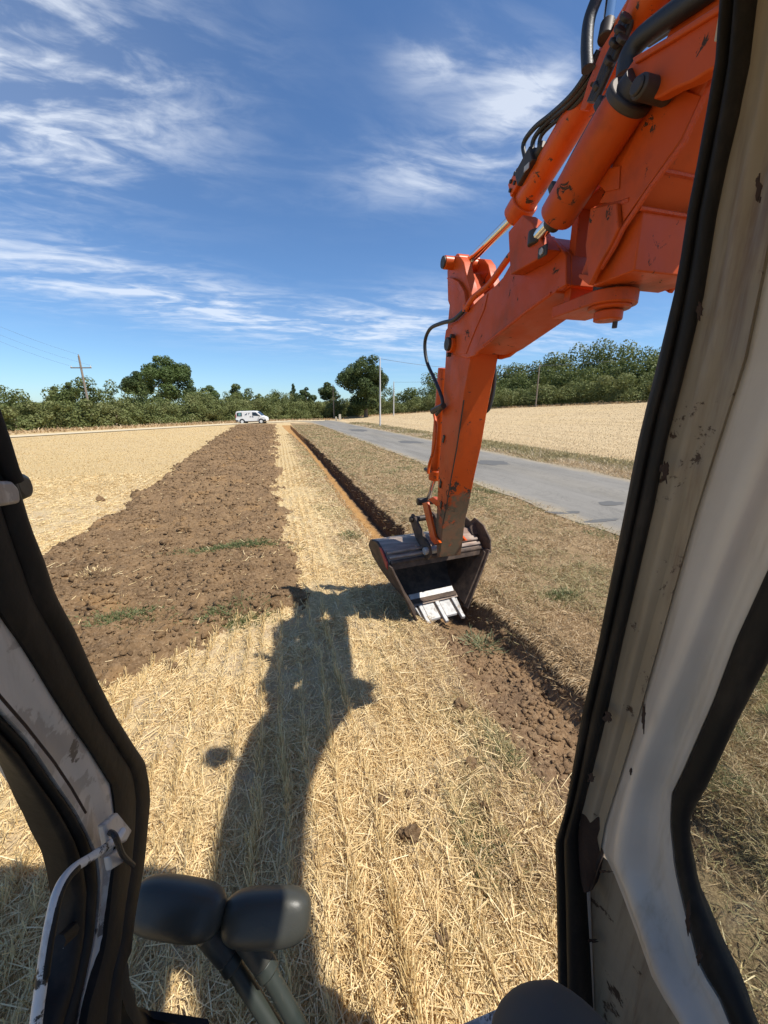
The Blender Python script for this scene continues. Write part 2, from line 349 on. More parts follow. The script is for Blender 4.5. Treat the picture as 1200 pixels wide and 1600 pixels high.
    n = NT('tube_green'); n.done(n.mix(n.rng(n.noise(30, detail=7, rough=.75), .60, .72), (.026, .032, .026), (.11, .085, .06)), .5)
    n = NT('glass')
    t = n.N.new('ShaderNodeBsdfTransparent'); t.inputs[0].default_value = (.90, .93, .91, 1); g = n.N.new('ShaderNodeBsdfGlossy'); g.inputs['Roughness'].default_value = .03
    d = n.N.new('ShaderNodeBsdfDiffuse'); d.inputs[0].default_value = (.5, .48, .42, 1)
    m = n.N.new('ShaderNodeMixShader'); m.inputs[0].default_value = .05; n.L.new(t.outputs[0], m.inputs[1]); n.L.new(g.outputs[0], m.inputs[2])
    m2 = n.N.new('ShaderNodeMixShader'); n.L.new(n.rng(n.noise(5, detail=5), .35, .8, .01, .06), m2.inputs[0]); n.L.new(m.outputs[0], m2.inputs[1]); n.L.new(d.outputs[0], m2.inputs[2]); n.L.new(m2.outputs[0], n.N['Material Output'].inputs[0])
    # van
    n = NT('van_white'); n.done(n.mix(n.noise(2), (.80, .80, .79), (.72, .71, .69)), .3)
    n = NT('van_glass'); n.done((.02, .025, .028), .08, spec=.6)
    n = NT('van_dark'); n.done((.03, .03, .03), .6)
    n = NT('van_blue_print'); n.done((.06, .075, .11), .5)
    n = NT('van_green_glass'); n.done((.14, .30, .27), .15)
    n = NT('lamp_red'); n.done((.35, .02, .02), .3)
    n = NT('lamp_clear'); n.done((.7, .72, .72), .15)
    n = NT('stone_pale'); n.done(n.mix(n.noise(8, detail=5), (.55, .48, .36), (.42, .36, .27)), .9)
make_materials()

# ------------------------------------------------------------------ terrain
def ditch_l(Y): return 1.50 + 0.10 * (fbm(Y * 0 + 3.3, Y, 1.1, 4) - .5) - 0.9 * sstep(20, 62, Y) - .05 * sstep(3.4, 2.2, Y)
def ditch_r(Y): return 2.20 + 0.16 * (fbm(Y * 0 + 9.7, Y, 1.6, 4) - .5) + .10 * (fbm(Y * 0 + 2.7, Y, 6, 3) - .5) - 0.45 * sstep(20, 62, Y) + .08 * sstep(4, 2.5, Y)
def soil_mask(X, Y):
    """signed: > 0 inside the strip of turned soil"""
    xl = np.interp(Y, [3, 4, 6, 10, 22, 62], [-3.2, -3.5, -3.65, -3.75, -4.45, -6.0]); xr = np.interp(Y, [3, 4.3, 5.2, 6.7, 12, 38, 62], [.2, .16, .16, -.05, -.2, -.37, -.5])
    yb = np.interp(X, [-5, -3.2, -1.6, -1.0, -.5, .15], [3.6, 3.15, 3.35, 3.72, 4.0, 4.3])
    d = np.minimum(np.minimum(X - xl, xr - X), np.minimum(Y - yb, 66 - Y))
    return d + (fbm(X, Y, 1.7, 4, 3) - .5) * .95 * np.clip(.6 + Y * .03, .6, 1.6) + (fbm(X, Y, 7, 3, 8) - .5) * .34
def rise(X, Y):
    r = .082 * np.clip(X - 12.0, 0, 70); r = r * r / (r + .35)
    return r * sstep(140, 85, Y) + 1.2 * sstep(12.5, 60, X) * sstep(85, 140, Y) * .8
def height(X, Y, fine=True):
    z = rise(X, Y) - .25 * sstep(-8, -40, X) * 1.0
    near = sstep(40, 8, Y) * (np.abs(X) < 14)
    z = z + near * .03 * (fbm(X, Y, .8, 3, 2) - .5)
    s = sstep(-.05, .22, soil_mask(X, Y)) 
    if fine:
        b = 1 - np.abs(2 * vnoise(X, Y, 4.2, 31, 7) - 1); b2 = 1 - np.abs(2 * vnoise(X, Y, 13, 3, 77) - 1)
        z = z + s * (.045 + .15 * (fbm(X, Y, 1.6, 4, 50) - .38) + .07 * b * vnoise(X, Y, 1.7, 9, 9) + .035 * b2 + .030 * (vnoise(X, Y, 34, 2, 2) - .3) + .018 * vnoise(X, Y, 61, 5, 2))
        str_ = sstep(1.7, 1.2, X) * (1 - s) * sstep(30, 6, Y); z = z + str_ * (.012 * np.cos(2 * np.pi * (X - .205) / .165) + .02 * (fbm(X, Y, 6, 3, 90) - .5))
    # verge
    v = sstep(2.2, 2.5, X) * sstep(6.1, 5.2, X) * sstep(75, 60, Y)
    z = z + v * (.10 + .10 * (fbm(X, Y, 1.2, 4, 13) - .5) + .10 * (fbm(X, Y, 6, 3, 21) - .5)) + sstep(2.9, 2.25, X) * (X > 2.15) * .05
    z = z - .05 * sstep(5.6, 6.2, X) * sstep(12.2, 11.5, X)
    # ditch
    L_, R_ = ditch_l(Y), ditch_r(Y); u = (X - L_) / np.maximum(R_ - L_, .2); on = (u > -.15) & (u < 1.1) & (Y < 63)
    deep = .15 + .23 * sstep(3.35, 4.2, Y); deep = deep * sstep(63, 56, Y) * sstep(.75, 1.35, Y)
    lw = np.interp(deep, [.15, .38], [.30, .66])
    prof = np.where(u < lw, sstep(-.12, lw, u), np.where(u < .86, 1.0, sstep(1.05, .86, u)))
    ridge = .05 * (1 - sstep(3.3, 4.0, Y)) * (fbm(X, Y, 4, 4, 61) - .5) * 2 + .04 * (fbm(X, Y, 11, 3, 71) - .5) + .05 * (1 - sstep(3.3, 4.0, Y)) * (fbm(X, Y, 8, 4, 44, .7) - .5) + .024 * (vnoise(X, Y, 36, 1, 7) - .5)
    d = np.where(on, -deep * prof + ridge * prof, 0)
    near_pile = .05 * np.exp(-((X - 1.72) / .3) ** 2 - ((Y - 3.35) / .22) ** 2)
    return z + d + near_pile
def H(x, y): return float(height(np.array([float(x)]), np.array([float(y)]), True)[0])

def axis(parts):
    out = []
    for a, b, s0, s1 in parts:
        x = a; 
        while x < b - 1e-6:
            out.append(x); x += s0 + (s1 - s0) * (x - a) / (b - a)
    out.append(parts[-1][1]); return np.array(out)
xs = axis([(-400, -40, 60, 12), (-40, -8, 6, .3), (-8, -4.2, .25, .04), (-4.2, 2.45, .03, .03), (2.45, 6.6, .05, .09), (6.6, 13, .4, .4), (13, 60, .8, 3), (60, 400, 6, 60)])
ys = axis([(-60, -2, 15, 1.5), (-2, .4, .6, .1), (.4, 2.0, .04, .03), (2.0, 9, .03, .035), (9, 20, .035, .11), (20, 66, .11, .5), (66, 150, 1.0, 4), (150, 900, 10, 120)])
GX, GY = np.meshgrid(xs, ys); GZ = height(GX, GY)
V = np.stack([GX, GY, GZ], -1).reshape(-1, 3); nx, ny = len(xs), len(ys)
i0 = (np.arange(ny - 1)[:, None] * nx + np.arange(nx - 1)[None, :]).ravel()
Q = np.stack([i0, i0 + 1, i0 + nx + 1, i0 + nx], -1)
cx, cyy = V[Q].mean(1)[:, 0], V[Q].mean(1)[:, 1]
u_ = (cx - ditch_l(cyy)) / np.maximum(ditch_r(cyy) - ditch_l(cyy), .2)
isd = (u_ > -.1) & (u_ < 1.08) & (cyy < 62) & (cyy > 1.05 + .5 * (fbm(cx, cyy, 4, 3, 19) - .5))
iss = (soil_mask(cx, cyy) > 0) & ~isd
isv = ((cx > np.where(cyy < 1.4, 1.2, 1.9)) & (cx < 13.5) & ~isd & (cyy < 70)) 
isf = (((cx >= 13.5) | (cyy > 70)) & ~iss) | (cyy >= 120)
iss &= ~isf
isv &= ~isf
def region(name, m, mat, smooth=True):
    f = Q[m]; idx, inv = np.unique(f, return_inverse=True)
    o = np_obj(name, V[idx], inv.reshape(f.shape), mat, smooth=smooth); tag(o, kind='structure'); return o
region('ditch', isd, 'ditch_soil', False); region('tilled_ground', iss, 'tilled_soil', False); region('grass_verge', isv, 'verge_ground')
region('field_hill', isf, 'far_field'); region('stubble_field', ~(isd | iss | isv | isf), 'stubble_ground')

def strip(name, left, right, mat, n=160, dz=.012, kind='structure', m=4):
    A, B = resample(left, n), resample(right, n); rows = []
    for a, b in zip(A, B):
        r = [a.lerp(b, k / m) for k in range(m + 1)]; rows.append(r)
    P = np.array([[p[:] for p in r] for r in rows]); P[..., 2] = height(P[..., 0], P[..., 1], False) + dz
    v = P.reshape(-1, 3); q = (np.arange(n - 1)[:, None] * (m + 1) + np.arange(m)[None]).ravel(); f = np.stack([q, q + 1, q + m + 2, q + m + 1], -1)
    return tag(np_obj(name, v, f, mat, smooth=True), kind=kind)
def wob(x, y0, y1, n, a, seed): 
    yy = np.linspace(y0, y1, n); return [Vector((x + a * (float(fbm(np.array([seed]), np.array([y]), .9, 4)[0]) - .5), y, 0)) for y in yy]
road = strip('road', wob(6.1, -12, 60, 200, .5, 4.4) + [Vector(p) for p in ((5.6, 70, 0), (4.6, 78, 0), (2.0, 83, 0))], wob(11.7, -12, 60, 200, .6, 8.8) + [Vector(p) for p in ((12.2, 74, 0), (12.0, 86, 0), (9.0, 95, 0))], 'asphalt', 260, .022, m=10)
strip('crossing_track', [Vector(p) for p in ((9.6, 84.5, 0), (3, 80, 0), (-4, 70, 0), (-12, 57.5, 0), (-24, 40, 0), (-60, -8, 0))], [Vector(p) for p in ((10.2, 91, 0), (2, 86, 0), (-6, 75, 0), (-14.5, 60, 0), (-27, 41.5, 0), (-64, -6, 0))], 'chalk_track', 120, .06, m=6)
def patch(px, py, rx, ry, seed):
    c = at(px, py, Z=0.0); random.seed(seed); b = MB(); pts = []
    for k in range(26):
        a = 2 * math.pi * k / 26; r = 1 + .35 * (random.random() - .5); x, y = c.x + rx * r * math.cos(a), c.y + ry * r * math.sin(a)
        pts.append((x, y, float(height(np.array([x]), np.array([y]), False)[0]) + .028))
    b.f.append(tuple(b.loop(pts))); b.build('asphalt_patch', 'asphalt_patch', road, smooth=0)
for p in ((768, 722, .75, .8, 1), (955, 785, .35, .22, 2), (880, 800, .5, .12, 3), (640, 690, .9, 1.2, 4), (560, 672, 1.0, 2.5, 5), (700, 716, .9, .5, 6), (935, 812, .6, .1, 7)): patch(*p)

# ------------------------------------------------------------------ blades: straw, stubble, grass
def blades(name, P, dirs, side, length, width, mat, label, cat, taper=.15, bend=None, kind='stuff', parent=None):
    """P base points, dirs unit growth directions, side unit width directions"""
    n = len(P); L = length[:, None]; w = (width / 2)[:, None]
    tip = P + dirs * L
    if bend is None:
        v = np.stack([P - side * w, P + side * w, tip + side * w * taper, tip - side * w * taper], 1); f = np.arange(n * 4).reshape(n, 4)
    else:
        mid = P + dirs * L * .55; tip = mid + (dirs * .6 + bend) * L * .45
        v = np.stack([P - side * w, P + side * w, mid + side * w * .8, mid - side * w * .8, tip + side * w * taper, tip - side * w * taper], 1); b = np.arange(n)[:, None] * 6
        f = np.concatenate([b + np.array([[0, 1, 2, 3]]), b + np.array([[3, 2, 4, 5]])])
    o = np_obj(name, v.reshape(-1, 3), f, mat, parent)
    if kind: tag(o, label, cat, kind=kind)
    return o
def norm(a): return a / np.maximum(np.linalg.norm(a, axis=1, keepdims=True), 1e-9)
def rand_dirs(n, zlo, zhi, az=None):
    a = rs.rand(n) * 2 * np.pi if az is None else az; z = zlo + (zhi - zlo) * rs.rand(n); r = np.sqrt(np.maximum(1 - z * z, 0))
    return np.stack([r * np.cos(a), r * np.sin(a), z], 1)
def perp(d, n):
    q = rand_dirs(n, -1, 1); return norm(np.cross(d, q))
def sample_view(n, ymin, ymax, xmin, xmax, power=1.0):
    """positions denser towards the cab"""
    t = rs.rand(n)
    if abs(power - 1) < 1e-6: y = ymin * (ymax / ymin) ** t
    else: k = 1 - power; y = (ymin ** k + t * (ymax ** k - ymin ** k)) ** (1 / k)
    lo = np.maximum(xmin, -1.05 * y - .8); hi = np.minimum(xmax, 1.9 * y + 1.4)
    return lo + (hi - lo) * rs.rand(n), y

def build_straw():
    # loose straw lying on the stubble
    x, y = sample_view(330000, .35, 16, -12, 1.75, 1.15)
    s = soil_mask(x, y); dens = np.where(s > -.02, .02 + .10 * sstep(.58, .75, fbm(x, y, 3.3, 3, 77)), 1.0) * (.22 + .80 * sstep(.36, .60, fbm(x, y, 2.4, 3, 40)))
    dens = dens * np.where((x > 1.05), .35, 1) * np.where(x > ditch_l(y) - .03, .12, 1)
    k = rs.rand(len(x)) < dens; x, y = x[k], y[k]; n = len(x)
    z = height(x, y) + .004 + .022 * rs.rand(n) ** 2
    az = np.where(rs.rand(n) < .35, np.pi / 2 + rs.randn(n) * .45, rs.rand(n) * 2 * np.pi)
    d = rand_dirs(n, -.08, .25, az); sd = perp(d, n)
    L = .03 + .14 * rs.rand(n) ** 2; w = .0028 + .0022 * rs.rand(n) + .0009 * np.maximum(y - 2, 0)
    blades('loose_straw', np.stack([x, y, z], 1), d, sd, L, w, 'straw', 'pale yellow loose straw lying over the stubble', 'straw', taper=.8)
    x, y = sample_view(90000, .4, 6, -6, 1.5, 1.4); k = soil_mask(x, y) < .02; x, y = x[k], y[k]; n = len(x); d = rand_dirs(n, -.1, .45)
    blades('chaff', np.stack([x, y, height(x, y) + .002], 1), d, perp(d, n), .008 + .025 * rs.rand(n), .0025 + .0025 * rs.rand(n) + .0006 * y, 'stalk', 'fine broken chaff between the stubble rows', 'chaff', taper=.6)
    # standing stubble in drill rows
    rows = .205 + .165 * np.arange(-46, 6)
    rows = rows[rows > -7]; m = 330000; x = rows[rs.randint(0, len(rows), m)] + rs.randn(m) * .014; t = rs.rand(m); y = .4 * (20 / .4) ** t; x = x + .022 * np.sin(y * 2.1 + np.round(x / .165) * 1.7) + .05 * (fbm(x, y, 1.2, 3, 12) - .5)
    vis = (x > -1.05 * y - .8) & (soil_mask(x, y) < .03) & (x < ditch_l(y) - .12)
    dens = (np.interp(y, [1, 3.5, 6], [.34, .26, .10]) + .5 * sstep(.38, .58, fbm(x, y, 1.9, 3, 4))) * np.where(x > .45, .16, 1) * sstep(14, 5, y) * .62 * (.35 + .65 * vnoise(np.round((x - .205) / .165) * 1.37, y * .35, 1.0, 50, 3))
    vis &= rs.rand(m) < dens
    x, y = x[vis], y[vis]; n = len(x); base = np.stack([x, y, height(x, y) - .005], 1)
    d = norm(np.stack([rs.randn(n) * .22, rs.randn(n) * .45 + .25, np.ones(n)], 1)); L = (.035 + .095 * rs.rand(n) ** 1.3) * np.interp(y, [0, 3, 8, 20], [1.15, 1, .6, .4]); w = .0035 + .002 * rs.rand(n) + .0011 * np.maximum(y - 2, 0)
    blades('standing_stubble', base, d, perp(d, n), L, w, 'stalk', 'cut cereal stubble standing in long drill rows', 'stubble', taper=.85)
    # farther stubble, left field
    m = 60000; t = rs.rand(m); y = 12 * (62 / 12) ** t; x = -1.05 * y - 1 + (1.05 * y + 2.0) * rs.rand(m); x = np.round(x / .165) * .165 + rs.randn(m) * .02
    k = (soil_mask(x, y) < 0) & (x < .7); x, y = x[k], y[k]; n = len(x)
    d = norm(np.stack([rs.randn(n) * .4, rs.randn(n) * .4, np.ones(n)], 1)); w = .004 + .0008 * y
    k2 = y < np.interp(x, [-60, -24, -12, -4, 3], [-8, 39, 56, 68, 78]); d, x, y, w = d[k2], x[k2], y[k2], w[k2]; n = len(x)
    blades('distant_stubble', np.stack([x, y, height(x, y, False)], 1), d, perp(d, n), .02 + .035 * rs.rand(n), w, 'gold_stubble', 'yellow stubble across the far left field', 'stubble', taper=.7)
def build_grass():
    # dry verge
    x, y = sample_view(360000, .5, 60, 1.95, 6.35, 1.25); k = (x > ditch_r(y) - .06); x, y = x[k], y[k]
    xn = .95 + 1.5 * rs.rand(16000); yn = -.3 + 1.5 * rs.rand(16000); x = np.concatenate([x, xn]); y = np.concatenate([y, yn])
    k = rs.rand(len(x)) < (.25 + .75 * sstep(.3, .55, fbm(x, y, 3.1, 3, 60))); x, y = x[k], y[k]; n = len(x)
    g = fbm(x, y, .8, 4, 33) + .10 * sstep(6, 2.5, x); ol = g + (rs.rand(n) - .5) * .3 > .66; far = rs.rand(n) < sstep(6, 16, y) * .35; ol = ol | far
    lean = fbm(x, y, 2.5, 3, 90) * 12
    d = norm(rand_dirs(n, .05, .75) + .35 * np.stack([np.cos(lean), np.sin(lean), np.zeros(n)], 1)); L = .035 + .11 * rs.rand(n) ** 1.6 + .02 * sstep(5.6, 6.3, x); w = .003 + .002 * rs.rand(n) + .0011 * np.maximum(y - 2, 0)
    P = np.stack([x, y, height(x, y) - .004], 1); sd = perp(d, n); bd = rand_dirs(n, -.7, .1) * .5
    gr = (fbm(x, y, 1.3, 3, 70) > .66) & (rs.rand(n) < .4)
    for nm, mk, mat, lab in (('dry_verge_grass', ~ol & ~gr, 'dry_grass', 'brown dry grass on the roadside verge'), ('olive_verge_grass', ol & ~gr, 'olive_grass', 'dull olive grass mixed into the verge'), ('green_verge_grass', gr, 'green_grass', 'green grass tufts scattered over the verge')):
        blades(nm, P[mk], d[mk], sd[mk], L[mk], w[mk], mat, lab, 'grass', bend=bd[mk])
    # weedy margin between stubble and ditch
    x, y = sample_view(100000, .4, 40, .45, 1.62, 1.2); k = rs.rand(len(x)) < sstep(.55, 1.15, x + (fbm(x, y, 2, 3, 5) - .5) * 1.0) * np.where((y < 3.2) & (x > ditch_l(y)), .15, 1); x, y = x[k], y[k]
    k = (x < ditch_l(y) + .06); x, y = x[k], y[k]; n = len(x)
    d = rand_dirs(n, .0, .7); P = np.stack([x, y, height(x, y) - .004], 1); ol = fbm(x, y, 1.5, 4, 3) + (rs.rand(n) - .5) * .3 > .55
    L = .03 + .08 * rs.rand(n) ** 1.5; w = .003 + .002 * rs.rand(n) + .0011 * np.maximum(y - 2, 0); sd = perp(d, n); bd = rand_dirs(n, -.6, .2) * .5
    blades('dry_margin_grass', P[~ol], d[~ol], sd[~ol], L[~ol], w[~ol], 'dry_grass', 'dry matted grass along the ditch edge', 'grass', bend=bd[~ol])
    blades('weedy_margin_grass', P[ol], d[ol], sd[ol], L[ol], w[ol], 'olive_grass', 'greyish olive weeds along the ditch edge', 'grass', bend=bd[ol])
    # grass overhanging the cut bank
    n = 9000; y = 2.0 * (45 / 2.0) ** rs.rand(n); x = ditch_r(y) + .05 + .08 * rs.rand(n); d = norm(np.stack([-.9 - .4 * rs.rand(n), rs.randn(n) * .5, .1 + .5 * rs.rand(n)], 1))
    blades('bank_grass', np.stack([x, y, height(x, y) - .01], 1), d, perp(d, n), .05 + .10 * rs.rand(n), .004 + .0011 * y, 'dry_grass', 'dry grass hanging over the cut ditch bank', 'grass', bend=np.tile([[-.1, 0, -.7]], (n, 1)))
    # far road verge, greenish, then the standing field on the rise
    n = 60000; y = 6 * (70 / 6) ** rs.rand(n); x = 11.5 + 3.2 * rs.rand(n) ** 1.3; d = rand_dirs(n, .25, .95)
    P = np.stack([x, y, height(x, y, False) - .01], 1); L = (.10 + .22 * rs.rand(n)) * np.where(x < 12.1, .5, 1); w = .006 + .0009 * y; sd = perp(d, n); c = (fbm(x, y, .5, 3, 15) + (rs.rand(n) - .5) * .5 + .28 * sstep(11.9, 13, x) - .1 * sstep(14, 14.7, x)) > .62
    blades('far_side_green_grass', P[c], d[c], sd[c], L[c], w[c], 'olive_grass', 'olive green grass on the far side of the road', 'grass', bend=rand_dirs(c.sum(), -.6, .2) * .4)
    blades('far_side_dry_grass', P[~c], d[~c], sd[~c], L[~c], w[~c], 'wheat', 'straw coloured grass on the far side of the road', 'grass', bend=rand_dirs((~c).sum(), -.6, .2) * .4)
    n = 110000; y = 8 * (118 / 8) ** rs.rand(n) ; x = 14.2 + (1.75 * y + 6) * rs.rand(n) ** 1.25; k = (x < 66) & (y < np.interp(x, [13, 18, 37, 49, 60, 70], [100, 112, 106, 79, 52, 40])); x, y = x[k], y[k]; n = len(x)
    rot = rad(-50); a = x * math.cos(rot) - y * math.sin(rot); b = x * math.sin(rot) + y * math.cos(rot); a = np.round(a / .5) * .5 + rs.randn(n) * .07; x = a * math.cos(rot) + b * math.sin(rot); y = -a * math.sin(rot) + b * math.cos(rot); k = (x > 14) & (y > 4); x, y = x[k], y[k]; n = len(x)
    d = norm(np.stack([rs.randn(n) * .25, rs.randn(n) * .25, np.ones(n)], 1)); D = np.hypot(x, y)
    blades('field_stubble_on_rise', np.stack([x, y, height(x, y, False) - .01], 1), d, perp(d, n), .03 + .07 * rs.rand(n), .005 + .0007 * D, 'wheat', 'tall golden stubble on the rising field across the road', 'stubble', taper=.6)
build_straw(); build_grass()

# ------------------------------------------------------------------ soil clods
def clod_proto(seed, sub, rough):
    bm = bmesh.new(); bmesh.ops.create_icosphere(bm, subdivisions=sub, radius=1)
    for v in bm.verts:
        p = v.co.copy(); k = 1 + rough * (mnoise.noise(p * 1.3 + Vector((seed * 7.1, 0, 0))) + .55 * mnoise.noise(p * 3.1 + Vector((0, seed * 3.7, 0))))
        
        w = mnoise.cell_vector(p * 1.6 + Vector((seed, 2, 3))); k *= .86 + .28 * w.x
        v.co = Vector((p.x * k, p.y * k * (.75 + .1 * (seed % 4)), p.z * k * .66))
    me = bpy.data.meshes.new('clod'); bm.to_mesh(me); bm.free(); return me
def shard_proto(seed):
    r_ = random.Random(seed); bm = bmesh.new()
    for k in range(11):
        p = Vector((r_.uniform(-1, 1), r_.uniform(-1, 1), r_.uniform(-1, 1))); p = p.normalized() * r_.uniform(.75, 1.15); bm.verts.new((p.x, p.y * .8, p.z * .62))
    bmesh.ops.convex_hull(bm, input=bm.verts); bmesh.ops.triangulate(bm, faces=bm.faces); bmesh.ops.delete(bm, geom=[v for v in bm.verts if not v.link_faces], context='VERTS')
    me = bpy.data.meshes.new('shard'); bm.to_mesh(me); bm.free(); return me
def clods_stuff(name, x, y, r, sub, label, mat='tilled_soil', seedn=12, sink=.12):
    prot = []
    for s in range(seedn):
        me = shard_proto(s + 11) if sub == 1 else clod_proto(s + 1, sub, .75); v = np.array([q.co[:] for q in me.vertices]); f = np.array([p.vertices[:] for p in me.polygons]); prot.append((v, f)); bpy.data.meshes.remove(me)
    vs, fs, o = [], [], 0; z = height(x, y)
    for s, (v, f) in enumerate(prot):
        ids = np.arange(s, len(x), seedn); m = len(ids); a = rs.rand(m) * 6.283; c, sn = np.cos(a)[:, None], np.sin(a)[:, None]; st = (.7 + .6 * rs.rand(m, 3))
        q = v[None] * st[:, None, :]; qx = q[..., 0] * c - q[..., 1] * sn; qy = q[..., 0] * sn + q[..., 1] * c
        q = np.stack([qx, qy, q[..., 2]], -1) * r[ids][:, None, None] + np.stack([x[ids], y[ids], z[ids] + r[ids] * sink], 1)[:, None, :]
        vs.append(q.reshape(-1, 3)); fs.append((f[None] + (np.arange(m) * len(v))[:, None, None] + o).reshape(-1, 3)); o += m * len(v)
    ob = np_obj(name, np.concatenate(vs), np.concatenate(fs), mat); tag(ob, label, 'soil', kind='stuff'); return ob
def build_clods():
    n = 42000; t = rs.rand(n); y = 3.2 * (60 / 3.2) ** t; x = -6.5 + 7 * rs.rand(n); k = soil_mask(x, y) > -.10 * (rs.rand(n)); x, y = x[k], y[k]; n = len(x)
    r = (.006 + .030 * rs.rand(n) ** 3.5 + .065 * rs.rand(n) ** 11) * np.clip(.75 + y * .035, .75, 2.2)
    near = y < 9; clods_stuff('turned_clods', x[near], y[near], r[near], 1, 'brown crumbly clods over the turned soil strip'); clods_stuff('far_turned_clods', x[~near], y[~near], r[~near] , 1, 'brown clods at the far end of the turned strip')
    # crumbs spilled beside strip and in the scraped part of the ditch
    n = 1500; y = 3.2 * (30 / 3.2) ** rs.rand(n); x = -5.5 + 6.2 * rs.rand(n); s = soil_mask(x, y); k = (s < 0) & (s > -.30) & (rs.rand(n) < .7 * np.exp(s * 6)); clods_stuff('spilled_crumbs', x[k], y[k], (.008 + .03 * rs.rand(k.sum()) ** 2.5), 1, 'small soil crumbs spilled on the stubble edge')
    n = 4200; y = 1.15 + 2.35 * rs.rand(n); x = 1.42 + .85 * rs.rand(n) ** .8; clods_stuff('ditch_crumbs', x, y,   .004 + .026 * rs.rand(n) ** 6 + .04 * rs.rand(n) ** 16, 1, 'loose brown soil lumps in the scraped ditch', 'ditch_soil')
    n = 900; y = 4.3 * (50 / 4.3) ** rs.rand(n); L_ = ditch_l(y); x = L_ + (ditch_r(y) - L_) * (.1 + .85 * rs.rand(n)); clods_stuff('ditch_bottom_crumbs', x, y, .006 + .03 * rs.rand(n) ** 3, 1, 'soil crumbs on the ditch bottom beyond the bucket', 'ditch_soil')
    protos = [clod_proto(20 + s, 3, .8) for s in range(5)]
    for me in protos: me.materials.append(MATS['tilled_soil'])
    spots = [(640, 1308, .052, 'largest dark soil clod on the straw in front of the machine'), (720, 1102, .062, 'flat ridged soil clod beside the scraped ditch'), (596, 1247, .045, 'brown flat clod half sunk in a stubble row'),
             (735, 1196, .038, 'tilted tan clod nearest the scraped ditch edge'), (640, 1238, .034, 'left one of two dark clods lying side by side'), (667, 1238, .022, 'right smaller one of two dark clods lying side by side'),
             (690, 1468, .040, 'pale brown clod on straw near the black control knob'), (684, 1226, .016, 'small clod just right of the side by side clods'), (638, 1262, .018, 'small clod between the dark pair and the largest clod'),
             (676, 1288, .015, 'small round clod to the upper left of its twin crumb'), (700, 1286, .017, 'small round clod right of its twin crumb'), (720, 1128, .024, 'small clod just below the flat ridged clod'),
             (752, 1160, .028, 'crumbly clod at the left lip of the scraped ditch'), (758, 1262, .024, 'brown clod among weeds at the ditch lip near the cab pillar'), (562, 1322, .016, 'small clod beside the long stubble row'), (625, 1303, .03, 'smaller clod pressed against the largest dark clod'),
             (157, 782, .10, 'lone clod on the yellow stubble left of the turned soil'), (272, 1040, .045, 'lone clod at the corner of straw below the turned soil')]
    for i, (px, py, r, lab) in enumerate(spots):
        p = at(px, py, Z=.02); o = bpy.data.objects.new('soil_clod', protos[i % 5]); link(o); o.location = (p.x, p.y, H(p.x, p.y) + r * .38); o.scale = (r, r * .95, r); o.rotation_euler = (.2 * i, .13 * i, i * 1.7); tag(o, lab, 'clod', 'loose clods on the straw')
build_clods()

def weed(px, py, n, spread, hgt, mat, label, squash=1.0, up=.45, wd=.004):
    n = int(n * (2.6 if mat == 'green_grass' else 1.3)); wd *= 1.35; p = at(px, py, Z=.03); q = rs.randn(n, 2) * spread * np.array([1, squash]); x, y = p.x + q[:, 0], p.y + q[:, 1]; d = norm(np.concatenate([q / spread * .5 + rs.randn(n, 2) * .4, np.full((n, 1), up + .5)], 1))
    P = np.stack([x - p.x, y - p.y, height(x, y) - H(p.x, p.y) - .004], 1)
    o = blades('weed_tuft', P, d, perp(d, n), hgt * (.4 + .6 * rs.rand(n)), np.full(n, wd) * (.6 + .8 * rs.rand(n)), mat, None, None, bend=rand_dirs(n, -.7, .2) * .6, kind=None)
    o.location = (p.x, p.y, H(p.x, p.y)); tag(o, label, 'weed', 'weeds left in the worked ground', 'stuff')
for a in ((375, 862, 700, .42, .10, 'green_grass', 'long patch of green weeds on the middle of the turned soil', .22, .1, .007), (195, 975, 500, .22, .07, 'green_grass', 'grey green weed mat on the turned soil near the left pillar', .45, .1, .006),
          (370, 965, 500, .20, .08, 'green_grass', 'green weeds at the lower right corner of the turned soil', .5, .1, .006), (548, 835, 260, .10, .08, 'green_grass', 'small bright green tuft beside the ditch left of the bucket', 1.6, .3, .006),
          (752, 985, 150, .07, .22, 'pale_weed', 'long pale green grass tuft by the bucket teeth', 1, .1, .005), (640, 935, 160, .07, .16, 'dry_grass', 'tall dry weed stems left of the bucket edge', 1, .6, .004),
          (760, 1325, 300, .09, .06, 'green_grass', 'dark green weed cluster right of the straw near the cab', 1.2, .1, .004), (785, 1175, 200, .10, .06, 'green_grass', 'low weeds along the scraped ditch lip', 1.5, .1, .004),
          (872, 940, 260, .10, .08, 'green_grass', 'dark green tuft in the verge right of the bucket', .8, .3, .006), (760, 770, 300, .25, .10, 'green_grass', 'green tuft on the verge beside the stick', 1, .3, .008), (905, 740, 10, .1, .1, 'green_grass', 'tiny green sprig at the road edge', 1, .3, .006), (690, 775, 240, .22, .10, 'green_grass', 'green grass patch on the verge left of the stick', 1.6, .3, .008), (742, 905, 200, .07, .12, 'dry_grass', 'tan weed clump behind the bucket side plate', 1, .4, .005), (150, 905, 120, .12, .10, 'straw', 'straw coloured sprigs on the orange patch of soil', .6, .3, .006)): weed(*a)

